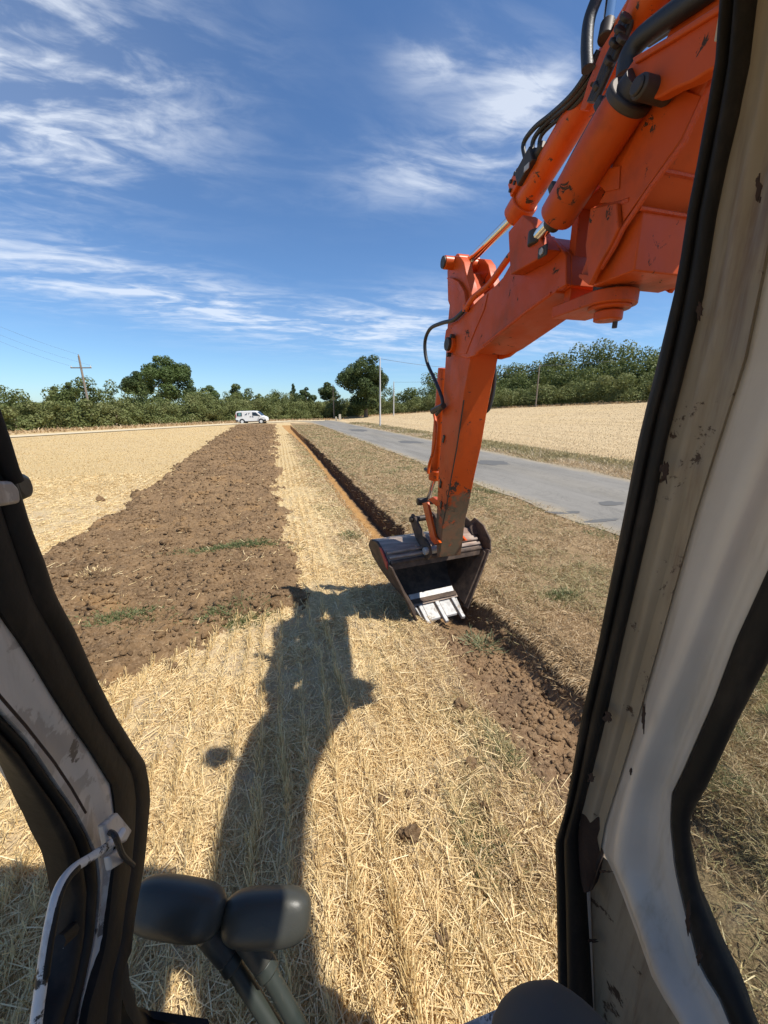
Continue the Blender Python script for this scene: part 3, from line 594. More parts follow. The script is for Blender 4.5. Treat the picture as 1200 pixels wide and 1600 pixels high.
# ------------------------------------------------------------------ trees
def leaf_cloud(lumps, n, size, up=.35):
    """n leaf sprays spread through lumps (cx,cy,cz,rx,ry,rz): faces turned mostly outwards"""
    lumps = np.asarray(lumps, float); w = (lumps[:, 3] * lumps[:, 4] * lumps[:, 5]) ** .67; k = rs.choice(len(lumps), n, p=w / w.sum()); d = rand_dirs(n, -1, 1)
    r = .55 + .50 * rs.rand(n) ** .6; c = lumps[k, :3] + d * lumps[k, 3:] * r[:, None]
    nn = norm(d + rs.randn(n, 3) * .55 + np.array([0, 0, up])); a = norm(np.cross(nn, rs.randn(n, 3))); b = np.cross(nn, a); s = (size * (.55 + .9 * rs.rand(n)))[:, None]
    v = np.stack([c - a * s, c - b * s * .6 + a * s * .1, c + a * s, c + b * s * .6 - a * s * .1], 1)
    v[:, 0] += nn * s * .25; v[:, 2] += nn * s * -.25
    return v.reshape(-1, 3), np.arange(n * 4).reshape(n, 4)
def lumpy(cx, cy, cz, rx, ry, rz, m, lr, seed):
    r_ = np.random.RandomState(seed); L_ = []
    for i in range(m):
        d = r_.randn(3); d /= np.linalg.norm(d); d[2] = abs(d[2]) if r_.rand() < .35 else d[2]
        q = r_.rand() ** .4 * 1.0; s = lr * (.4 + .95 * r_.rand() ** 1.5); L_.append((cx + d[0] * rx * q, cy + d[1] * ry * q, cz + d[2] * rz * q, s, s, s * .8))
    return L_
def tree_proto(seed, h, rx, rz, trunk_r, m, lr, nleaf, size, crown_z=.6, conifer=False):
    r_ = random.Random(seed); t = MB(); top = h * crown_z
    t.tube([(0, 0, -.4), (.06 * h * .1, 0, top * .4), (.1 * r_.uniform(-1, 1), .1, top), (0, 0, h * .85)], [trunk_r * 1.3, trunk_r, trunk_r * .7, trunk_r * .2], 8)
    if conifer: L_ = [(r_.uniform(-.3, .3), r_.uniform(-.3, .3), h * k / 9, *(2 * [rx * (1.05 - k / 9) + .3]), h * .09) for k in range(1, 10)]
    else:
        L_ = lumpy(0, 0, h - rz, rx, rx, rz, m, lr, seed)
        for l in L_[:10]:
            z0 = top * r_.uniform(.45, .95); t.tube([(0, 0, z0), (l[0] * .5, l[1] * .5, (z0 + l[2]) / 2 + .2), (l[0], l[1], l[2])], [trunk_r * .5, trunk_r * .3, trunk_r * .1], 6)
    v, f = leaf_cloud(L_, nleaf, size); return t, v, f
def tree(px, py, D, proto, leaf, label, sx=1.0, name='tree', group=None, dz=0.0):
    t, v, f = proto; p = at(px, py, D=D); z = float(height(np.array([p.x]), np.array([p.y]), False)[0]) + dz
    e = thing(name, label, 'tree', (p.x, p.y, z), group)
    ROOT[e.name] = Vector((0, 0, 0)); o = t.build('trunk', 'bark', e); o.scale = (sx,) * 3
    c = np_obj('crown', v, f, leaf, e); c.scale = (sx,) * 3; e.rotation_euler.z = (px * 7.7) % 6.28; return e
PB = tree_proto(1, 13, 4.3, 5.2, .38, 46, 1.45, 20000, .17); PC = tree_proto(2, 12.5, 5.1, 6.0, .36, 70, 1.4, 28000, .17); PD = tree_proto(3, 9.5, 2.6, 4.0, .25, 26, 1.0, 9000, .16)
PS = tree_proto(4, 8.5, 1.5, 4, .18, 10, 1, 6000, .15, conifer=True); PE = tree_proto(5, 8, 3.0, 3.8, .22, 30, 1.05, 10000, .16); PF = tree_proto(6, 7.0, 2.3, 3.4, .2, 24, .9, 8000, .15)
tree(268, 655, 84, PB, 'leaf_broad', 'tall broad tree rising highest over the hedge left of the van', 1.03)
tree(226, 655, 88, PD, 'leaf_dark', 'darker smaller tree touching the left side of the tallest hedge tree', 1.15)
tree(572, 655, 96, PC, 'leaf_dark', 'big round dark tree behind the white roadside pole', 1.16)
tree(517, 655, 104, PD, 'leaf_dark', 'small rounded tree just left of the big round tree', 1.0)
tree(480, 655, 96, PE, 'leaf_dark', 'dark dome shaped tree midway between van and big round tree', .95)
tree(460, 655, 100, PS, 'leaf_dark', 'narrow pointed tree left of the dark dome shaped tree', .95)
tree(370, 655, 92, PF, 'leaf_wood', 'mid green pointed tree directly above the van', 1.12)
tree(333, 655, 90, PF, 'leaf_broad', 'bushy tree between the tallest tree and the van', 1.05)
tree(309, 658, 86, PE, 'leaf_dark', 'dark bushy tree leaning against the tallest tree from the right', .95)
tree(404, 655, 95, PE, 'leaf_wood', 'green bushy tree just right of the van roof', .75)
tree(112, 660, 74, PE, 'leaf_wood', 'bushy tree standing behind the leaning power pole', .93)
tree(92, 660, 72, PF, 'leaf_hedge', 'small bush tree left of the leaning power pole', .80)
tree(35, 665, 66, PF, 'leaf_hedge', 'small tree at the far left above the hedge', .66)
tree(432, 655, 99, PF, 'leaf_hedge', 'yellowish bush tree right of the van', .90)
def mass(name, path, m, hlo, hhi, w, n, size, mat, label, seed, base=.0):
    r_ = np.random.RandomState(seed); P = resample(path, m); L_ = []
    for i, p in enumerate(P):
        z = float(height(np.array([p.x]), np.array([p.y]), False)[0]); h = hlo + (hhi - hlo) * (float(fbm(np.array([p.x * .2 + seed]), np.array([p.y * .2]), 1.0, 3)[0]) * 1.2 - .1) + r_.randn() * .12 * hhi
        h = max(h, hlo * .8)
        for k in range(5):
            s = (.55 + .5 * r_.rand()) * w * .5; zz = h * (k + .6) / 5.2 + base; s2 = s * (1.1 - .45 * k / 5); L_.append((p.x + r_.randn() * w * .3, p.y + r_.randn() * w * .3, z + zz, s2, s2, max(h / 5 * .95, s2 * .6)))
    v, f = leaf_cloud(L_, n, size); return tag(np_obj(name, v, f, mat), label, 'hedge', kind='stuff')
VP = lambda *p: [Vector((a, b, 0)) for a, b in p]
mass('hedgerow', VP((-62, 22), (-40, 45), (-29, 60), (-20, 72), (-12, 80)), 66, 2.3, 4.4, 3.0, 100000, .125, 'leaf_hedge', 'green hedge along the track at the far left', 3)
mass('hedgerow', VP((-16, 78), (-6, 87), (4, 95), (16, 104), (26, 112)), 66, 3.0, 5.4, 3.4, 100000, .125, 'leaf_hedge', 'dense green hedge behind the van and the road end', 5)
mass('back_hedgerow', VP((-70, 34), (-44, 58), (-32, 70), (-20, 84), (-2, 98), (14, 108), (30, 118)), 66, 4.2, 6.8, 3.8, 95000, .16, 'leaf_wood', 'darker trees standing close behind the hedge', 8)
mass('woodland_edge', VP((24, 118), (37, 108), (49, 82), (60, 55), (74, 36)), 60, 3.2, 5.0, 4, 85000, .15, 'leaf_hedge', 'lighter green shrubs along the edge of the wood on the rise', 11)
mass('woodland', VP((26, 124), (42, 112), (54, 88), (66, 60), (82, 40)), 60, 5.4, 7.6, 6, 90000, .21, 'leaf_wood', 'green wood on the rise across the road', 13)
mass('back_woodland', VP((46, 118), (60, 98), (72, 76), (92, 58)), 50, 7.8, 10.6, 8, 95000, .24, 'leaf_wood', 'tall darker tree tops at the back of the wood', 17)
def hillrow():
    b = MB(); rows = [[], []]
    for k in range(60):
        x = -420 + k * 13; y = 420 - .1 * x; h = 5 + 7 * float(fbm(np.array([x * .01]), np.array([.5]), 1, 4)[0]); rows[0].append((x, y, -2)); rows[1].append((x, y + 60, h))
    b.grid(rows); tag(b.build('distant_hill', 'leaf_wood'), kind='structure')
hillrow()
# dry strip of tall grass below the hedges
def hedge_foot():
    P = resample(VP((-60, 12), (-38, 36), (-24, 55), (-14, 68), (-7, 79), (4, 89), (14, 97), (24, 108), (36, 104), (48, 79), (58, 53)), 400); p = np.array([[q.x, q.y] for q in P]); k = rs.randint(0, 400, 14000); x = p[k, 0] + rs.randn(14000) * 1.2; y = p[k, 1] + rs.randn(14000) * 1.2; n = len(x)
    d = rand_dirs(n, .4, 1); blades('hedge_foot_grass', np.stack([x, y, height(x, y, False) - .02], 1), d, perp(d, n), .25 + .5 * rs.rand(n), .06 + .05 * rs.rand(n), 'dry_grass', 'tall dry grass along the foot of the hedges', 'grass', bend=rand_dirs(n, -.6, .2) * .4)
hedge_foot()

# ------------------------------------------------------------------ poles and wires
def ground(p): return float(height(np.array([p.x]), np.array([p.y]), False)[0])
def pole(px, D, h, r, mat, label, lean=(0, 0), cross=0, py=655, cap=True):
    p = at(px, py, D=D); p.z = ground(p); e = thing('utility_pole', label, 'pole', p); top = p + Vector((lean[0], lean[1], h))
    MB().tube([p - Vector((0, 0, .3)), p.lerp(top, .5), top], [r * 1.15, r, r * .8], 10).build('shaft', mat, e)
    if cap: MB().tube([top + Vector((0, 0, -.02)), top + Vector((0, 0, .22))], [r * .6, r * .35], 8).build('pole_cap', mat, e)
    if cross:
        c = p.lerp(top, .84); MB().box(c, (cross, .14, .14), Matrix.Rotation(-YAW, 3, 'Z')).build('cross_arm', 'pole_wood', e)
        for s in (-1, 1):
            q = c + _R * (cross / 2 - .08) * s; MB().tube([q + Vector((0, 0, .05)), q + Vector((0, 0, .14)), q + Vector((0, 0, .30))], [.05, .09, .04], 8).build('insulator', 'porcelain', e)
    return p, top
p1, t1 = pole(143, 56, 9.7, .15, 'pole_wood', 'leaning wooden power pole with cross arm over the left hedge', (-.1, 0), 2.9)
p2, t2 = pole(594, 53, 8.8, .10, 'pole_pale', 'tall pale slender pole standing beside the road')
p3, t3 = pole(615, 92, 7.6, .13, 'pole_pale', 'shorter pale pole behind the tall one at the field edge')
p4, t4 = pole(522, 95, 8.0, .13, 'pole_wood', 'weathered wooden pole at the end of the road')
p5, t5 = pole(835, 78, 7.8, .12, 'pole_wood', 'dark wooden pole before the wood on the rise')
def wire(a, b, sag, label, r=.022):
    pts = [a.lerp(b, k / 24) - Vector((0, 0, sag * 4 * (k / 24) * (1 - k / 24))) for k in range(25)]; tag(MB().tube(pts, r, 5).build('overhead_wire', 'wire'), label, 'wire', 'overhead wires')
ca = p1.lerp(t1, .84) + Vector((0, 0, .28)); far = at(-260, 405, D=40)
wire(ca - _R * 1.6, far, 1.0, 'lower overhead wire running left from the cross arm', .010); wire(t1 + Vector((0, 0, .2)), far + Vector((0.4, 0, 1.4)), 1.0, 'upper overhead wire running left from the pole top', .010); wire(ca + _R * 1.6, far + Vector((1.8, 0, -.6)), 1.0, 'third overhead wire running left from the right arm end', .009)
wire(t2, t5 + Vector((0, 0, .1)), 1.0, 'upper wire passing behind the orange stick'); wire(t3, t5 - Vector((0, 0, .7)), .7, 'lower wire passing behind the orange stick')
wire(t5, at(1250, 520, D=70), 1.0, 'wire running right in front of the wood', .02)
def marker(px, py, D, h, w, mat, label, name='marker_post'):
    p = at(px, py, D=D); p.z = ground(p); b = MB(); b.prism([p + Vector((x * w, y * w, -.1)) for x, y in ((-.5, -.4), (.5, -.4), (.5, .4), (-.5, .4))], [p + Vector((x * w * .8, y * w * .8, h)) for x, y in ((-.5, -.4), (.5, -.4), (.5, .4), (-.5, .4))])
    tag(b.build(name, mat, bevel=.02), label, 'marker')
marker(181, 662, 62, 1.15, .16, 'pole_pale', 'small white marker post at the track right of the leaning pole'); marker(188, 662, 62.5, .8, .2, 'stone_pale', 'short pale stake next to the white marker post')
marker(531, 652, 84, 1.3, .55, 'stone_pale', 'pale stone marker by the wooden pole at the road end', 'marker_stone'); marker(525, 652, 84.5, .8, .4, 'stone_pale', 'low pale stone just left of the taller marker stone', 'marker_stone')

# ------------------------------------------------------------------ van
def build_van():
    p = at(395, 659, D=66); p.z = ground(p) + .02; e = thing('parked_van', 'white van parked side on at the far end of the turned soil', 'van', (0, 0, 0)); ROOT[e.name] = Vector((0, 0, 0))
    w = .93; prof = [(-2.42, .36), (-2.46, .75), (-2.40, 1.55), (-2.30, 1.88), (-2.1, 1.97), (0, 1.99), (.75, 1.96), (1.05, 1.84), (1.72, 1.22), (2.28, .98), (2.44, .82), (2.46, .40), (2.3, .28), (-2.3, .28)]
    def yin(z): return w - max(0, z - 1.05) * .12
    A = [(x, -yin(z), z) for x, z in prof]; B = [(x, yin(z), z) for x, z in prof]; body = MB().prism(A, B).build('body', 'van_white', e, bevel=.06, seg=3)
    side = lambda pts, out=.012: [(x, -(yin(z) + out), z) for x, z in pts]
    for nm, pts, mat in (('side_window', [(-2.2, 1.22), (-2.16, 1.74), (-1.38, 1.76), (-1.38, 1.20)], 'van_glass'), ('front_window', [(.28, 1.26), (.28, 1.78), (.86, 1.76), (1.42, 1.24), (1.40, 1.18)], 'van_glass'), ('side_print', [(-.95, 1.38), (-.60, 1.66), (-.52, 1.62), (-.62, 1.36)], 'van_blue_print'), ('side_print', [(-.36, 1.50), (-.24, 1.72), (-.12, 1.68), (-.26, 1.45)], 'van_blue_print'), ('side_print', [(-.12, 1.05), (-.12, 1.17), (.05, 1.17), (.05, 1.05)], 'van_blue_print'), ('side_print', [(.2, 1.05), (.2, 1.17), (.38, 1.17), (.38, 1.05)], 'van_blue_print'), ('sill_trim', [(-1.05, .30), (-1.05, .42), (1.1, .42), (1.1, .30)], 'van_dark'), ('front_bumper', [(1.9, .32), (1.95, .60), (2.40, .66), (2.42, .34)], 'van_dark'), ('rear_bumper', [(-2.42, .34), (-2.42, .62), (-2.02, .58), (-2.0, .34)], 'van_dark'), ('tail_lamp', [(-2.42, .95), (-2.40, 1.5), (-2.30, 1.5), (-2.32, .95)], 'lamp_red'), ('headlight', [(2.0, .92), (1.95, 1.08), (2.24, .98), (2.34, .86)], 'lamp_clear'), ('door_handle', [(.30, 1.02), (.30, 1.07), (.48, 1.07), (.48, 1.02)], 'van_dark')):
        q = side(pts); o = MB().ext(q, (0, .03, 0)).build(nm, mat, e, smooth=0)
        if nm == 'side_window': MB().ext([(x, y - .006, z) for x, y, z in side([(-1.95, 1.3), (-1.92, 1.66), (-1.55, 1.68), (-1.55, 1.3)])], (0, .004, 0)).build('pane', 'van_green_glass', o, smooth=0)
    MB().ext([(1.11, -.80, 1.83), (1.11, .80, 1.83), (1.75, .84, 1.24), (1.75, -.84, 1.24)], (.02, 0, .02)).build('windscreen', 'van_glass', e, smooth=0)
    MB().ext([(-2.475, -.7, 1.2), (-2.475, .7, 1.2), (-2.425, .68, 1.7), (-2.425, -.68, 1.7)], (-.012, 0, 0)).build('rear_window', 'van_glass', e, smooth=0)
    MB().box((1.45, -1.06, 1.22), (.10, .16, .24)).build('wing_mirror', 'van_dark', e, bevel=.03)
    for x in (-1.42, 1.62):
        for s in (-1, 1):
            MB().tube([(x, s * .955, .34), (x, s * .80, .34)], .46, 24).build('wheel_arch', 'van_dark', e)
            wh = MB().tube([(x, s * .97, .33), (x, s * .74, .33)], .335, 24).build('wheel', 'van_dark', e, bevel=.03); MB().tube([(x, s * .985, .33), (x, s * .90, .33)], .235, 20).build('rim', 'lamp_clear', wh)
    e.location = p; e.rotation_euler = (rad(1.2), rad(-1.0), rad(-12)); e.scale = (1.04,) * 3
build_van()

# ------------------------------------------------------------------ excavator
EX = thing('excavator', 'orange digging arm with trapezoid bucket on a worn beige and white cab', 'excavator', (.35, -.6, 0))
XL, WID = 1.55, .25                                  # left faces of stick and second boom, and their width
pl = lambda pts, X=XL: [at(a, b, X=X) for a, b in pts]
def plate(name, pts, X0, X1, mat='orange_paint', parent=EX, bevel=.006):
    A = pl(pts, X0); return MB().ext(A, (X1 - X0, 0, 0)).build(name, mat, parent, bevel=bevel)
def pin(name, c, r, x0, x1, mat, parent, seg=20, bevel=.004):
    return MB().tube([(x0, c.y, c.z), (x1, c.y, c.z)], r, seg).build(name, mat, parent, bevel=bevel)

def build_stick():
    outl = [(706, 438), (699, 508), (696, 560), (691, 640), (688, 700), (685, 740), (683, 783), (681, 819), (681, 846), (683, 868), (686, 871), (688, 858), (691.5, 818.7), (697, 791), (704.5, 745.6), (713, 700), (720, 650), (726, 610), (736, 556), (742, 530), (746, 505), (738, 478), (728, 455), (722, 436), (716, 425)]
    st = plate('stick', outl, XL, XL + WID, bevel=.008)
    c = at(714, 412, X=XL + .02)
    for x0, x1 in ((XL - .02, XL + .05), (XL + WID - .05, XL + WID + .02)):
        lug = pl([(703, 470), (702, 425), (704, 408), (712, 400), (722, 401), (728, 410), (731, 425), (738, 450), (744, 478), (735, 500), (715, 505)], XL); MB().ext([(x0, q.y, q.z) for q in lug], (x1 - x0, 0, 0)).build('lug_plate', 'orange_paint', st, bevel=.005)
    pin('top_pin', c, .052, XL - .10, XL + WID + .08, 'orange_clean', st); pin('pin_cap', c, .048, XL - .115, XL - .10, 'black_steel', st)
    # hooked bracket at the back of the lug
    MB().ext(pl([(697, 434), (702, 440), (712, 446), (720, 458), (724, 474), (728, 474), (725, 455), (716, 440), (706, 434)], XL - .05), (.05, 0, 0)).build('hose_bracket', 'orange_paint', st, bevel=.004)
    e = at(709, 538, X=XL - .03)
    pin('elbow_pin', e, .055, XL - .10, XL + WID + .09, 'black_steel', st); pin('pin_collar', e, .070, XL - .075, XL - .04, 'orange_clean', st)
    for dy, dz in ((-.045, .055), (.01, -.085)): MB().tube([(XL - .085, e.y + dy, e.z + dz), (XL - .05, e.y + dy, e.z + dz)], .018, 6).build('retaining_bolt', 'black_steel', st)
    for px, py in ((693, 686), (688, 757), (689, 789)):
        q = at(px, py, X=XL - .006); MB().box(q, (.012, .035, .075), Matrix.Rotation(rad(25), 3, 'X')).build('hose_clip', 'black_steel', st, bevel=.004)
    # worn leading edges: raised steel wear strips
    for x0, x1 in ((XL - .002, XL + .010),):
        E_ = [at(a, b, X=XL) for a, b in ((724, 625), (713, 700), (704.5, 745.6), (697, 791), (691.5, 818.7))]; MB().tube([(x0 + .006, q.y - .002, q.z) for q in E_], .006, 6).build('worn_edge', 'black_steel', st)
    return st
build_stick()

def build_second_boom():
    X2 = XL - .035; W2 = WID + .07
    side = [(702, 516), (700, 530), (703, 548), (714, 556), (736, 560), (748, 556), (760, 545), (780, 530), (832, 487), (877, 456), (893, 446), (893, 400), (888, 392), (868, 370), (850, 366), (822, 380), (806, 412), (793, 434), (782, 446), (770, 455), (755, 468), (738, 484), (724, 498), (712, 505)]
    sb = None
    # two side cheeks round the stick head, and the box behind them
    ch = pl(side, XL); 
    sb = MB().ext([(X2, q.y, q.z) for q in ch], (.032, 0, 0)).build('second_boom', 'orange_paint', EX, bevel=.006)
    MB().ext([(XL + WID + .003, q.y, q.z) for q in ch], (.032, 0, 0)).build('side_cheek', 'orange_paint', sb, bevel=.006)
    box = pl([(756, 545), (780, 530), (832, 487), (877, 456), (893, 446), (893, 400), (888, 392), (868, 372), (824, 384), (806, 416), (793, 438), (772, 462)], XL)
    MB().ext([(XL - .002, q.y, q.z) for q in box], (WID + .004, 0, 0)).build('box_section', 'orange_paint', sb, bevel=.004)
    MB().ext([(X2 - .004, at(a, b, X=XL).y, at(a, b, X=XL).z) for a, b in ((748, 553), (764, 543), (832, 489), (877, 458), (880, 452), (832, 482), (764, 535), (748, 546))], (WID + .078, 0, 0)).build('belly_plate', 'orange_paint', sb, bevel=.004)
    MB().tube([(X2 - .003, q.y, q.z) for q in pl([(762, 540), (800, 511), (832, 486), (870, 459)], XL)], .008, 6).build('weld_bead', 'weld', sb)
    MB().ext([(X2 - .006, q.y, q.z) for q in pl([(735, 553), (748, 520), (764, 484), (770, 458), (762, 466), (738, 488), (716, 510), (706, 520), (704, 545), (716, 553)], XL)], (.006, 0, 0)).build('doubler_plate', 'orange_paint', sb, bevel=.003)
    # bracket for the offset cylinder rod
    br = MB().ext([(X2 - .09, q.y, q.z) for q in pl([(822, 366), (846, 340), (862, 352), (872, 372), (886, 394), (868, 410), (825, 432)], XL)], (.09, 0, 0)).build('rod_bracket', 'orange_paint', sb, bevel=.006)
    q = at(848, 393, X=X2 - .093); MB().box(q, (.012, .075, .055)).build('bolt_recess', 'black_steel', br, bevel=.012); MB().tube([q, q - Vector((.012, 0, 0))], .018, 6).build('bolt_head', 'bright_steel', br)
    # swivel lug and vertical pin
    c = Vector((1.65, 1.77, 2.84)); r = .122
    plate_ = [(c.x + r * math.cos(a), c.y + r * math.sin(a), 0) for a in (math.pi + math.pi * k / 20 for k in range(21))] + [(c.x + r, c.y + .30, 0), (c.x - r * .9, c.y + .30, 0)]
    low = MB().prism([(x, y, 2.80) for x, y, _ in plate_], [(x, y, 2.862) for x, y, _ in plate_]).build('swivel_lug', 'orange_paint', sb, bevel=.006)
    MB().tube([(c.x, c.y, 2.803), (c.x, c.y, 2.785)], .098, 28).build('swivel_boss', 'orange_paint', low, bevel=.006)
    MB().tube([(c.x, c.y, 2.78), (c.x, c.y, 2.735)], .066, 24).build('swivel_pin', 'orange_paint', low, bevel=.006); MB().tube([(c.x + .03, c.y - .02, 2.73), (c.x + .03, c.y - .02, 2.70)], .012, 8).build('grease_nipple', 'black_steel', low)
    MB().prism([(x, y, 3.30) for x, y, _ in plate_], [(x, y, 3.36) for x, y, _ in plate_]).build('upper_swivel_lug', 'orange_paint', sb, bevel=.006)
    MB().tube([(c.x, c.y, 2.85), (c.x, c.y, 3.40)], .085, 20).build('swivel_shaft', 'black_steel', sb)
    MB().ext([(XL + .02, c.y + .20, 2.86), (XL + .02, c.y + .20, 3.30), (XL + .22, c.y + .20, 3.30), (XL + .22, c.y + .20, 2.86)], (0, .05, 0)).build('web_plate', 'orange_paint', sb, bevel=.004)
build_second_boom()

def build_boom():
    XB, WB = 1.48, .45
    # side profile (y, z): swivel end low in front, boom climbing back over the cab's right side and down to its foot
    side = [(1.80, 2.94), (1.73, 2.88), (1.59, 3.055), (1.29, 3.40), (.95, 3.75), (.5, 4.02), (0, 4.12), (-.45, 4.00), (-.95, 3.45), (-1.6, 2.4), (-2.0, 1.35), (-2.2, 1.15), (-2.42, 1.35), (-2.2, 2.5), (-1.5, 3.75), (-.9, 4.35), (-.4, 4.60), (.15, 4.62), (.65, 4.45), (1.05, 4.12), (1.42, 3.72), (1.62, 3.48), (1.70, 3.30), (1.72, 3.12)]
    tp = lambda y: min(1, max(0, (1.15 - y) / .5)); bo = MB().prism([(XB + .11 * tp(y), y, z) for y, z in side], [(XB + WB - .08 * tp(y), y, z) for y, z in side]).build('boom', 'orange_paint', EX, bevel=.010)
    MB().box((XB + WB / 2 + .005, 1.625, 2.985), (WB - .045, .235, .225)).build('swivel_block', 'orange_paint', bo, bevel=.006)
    # work lamp on a stalk at the boom's left side
    lm = MB().tube([(1.26 + .085 * math.cos(a) * .5, .93 - .085 * math.cos(a) * .6, 4.0 + .085 * math.cos(a) * .6) for a in (math.pi * k / 8 for k in range(9))], [.004 + .085 * math.sin(math.pi * k / 8) for k in range(9)], 18).build('work_lamp', 'black_steel', bo, bevel=.006); MB().tube([(XB + .13, .80, 4.12), (1.42, .84, 4.08), (1.28, .93, 4.02)], .016, 8).build('lamp_stalk', 'black_steel', bo)
    # hooked front side plates
    for x0 in (XB - .028, XB + WB + .002):
        MB().ext([(x0, q.y, q.z) for q in pl([(930, 327), (972, 318), (974, 357), (962, 383), (944, 414), (928, 447), (911, 434), (912, 428), (926, 430), (922, 386)], XB)], (.026, 0, 0)).build('front_cheek', 'orange_paint', bo, bevel=.005)
    # welds on the left face
    for w in ([(975, 357), (1020, 290), (1071, 222), (1118, 114)], [(930, 327), (972, 317), (985, 312)], [(940, 420), (962, 384), (975, 357)]):
        MB().tube([(XB - .003, q.y, q.z) for q in pl(w, XB)], .011, 6).build('weld_bead', 'weld', bo)
    # welds across the underside, where its plates are joined
    for (y, z), dz in (((1.46, 3.21), -.004), ((1.505, 3.095), 0)): MB().tube([(XB + .005, y - .004, z + dz), (XB + WB * .5, y - .002, z + dz), (XB + WB - .005, y - .004, z + dz)], .009, 6).build('weld_bead', 'weld', bo)
    # stepped stiffener and patch plates on the left face
    MB().ext([(XB - .008, q.y, q.z) for q in pl([(976, 346), (1066, 218), (1098, 150), (1071, 141), (1040, 150), (1012, 172), (965, 270), (938, 318), (972, 318)], XB)], (.008, 0, 0)).build('face_plate', 'orange_paint', bo, bevel=.003)
    MB().ext([(XB - .016, q.y, q.z) for q in pl([(938, 288), (942, 265), (973, 260), (971, 296), (950, 300)], XB)], (.008, 0, 0)).build('patch_plate', 'orange_paint', bo, bevel=.003)
    # lug that carries the offset cylinder
    lp = [(975, 128), (977, 112), (990, 92), (1050, 58), (1123, 12), (1180, -25), (1180, 40), (1116, 105), (1080, 128), (1050, 140), (1030, 152), (1010, 156), (988, 150)]
    lg = MB().ext([(XB - .10, q.y, q.z) for q in pl(lp, XB - .10)], (.05, 0, 0)).build('cylinder_lug', 'orange_paint', bo, bevel=.007)
    MB().ext([(XB - .115, q.y, q.z) for q in pl([(992, 92), (1050, 58), (1123, 12), (1180, -25), (1182, -14), (1123, 24), (1050, 69), (996, 101)], XB - .10)], (.12, 0, 0)).build('lug_flange', 'orange_paint', bo, bevel=.005)
    q = at(1018, 140, X=XB - .10); MB().tube([(XB - .16, q.y, q.z), (XB - .02, q.y, q.z)], .036, 20).build('lug_pin', 'black_steel', lg, bevel=.008)
    MB().tube([(XB - .172, q.y, q.z), (XB - .16, q.y, q.z)], .028, 16).build('pin_end', 'black_steel', lg, bevel=.006)
    return bo
BOOM = build_boom()

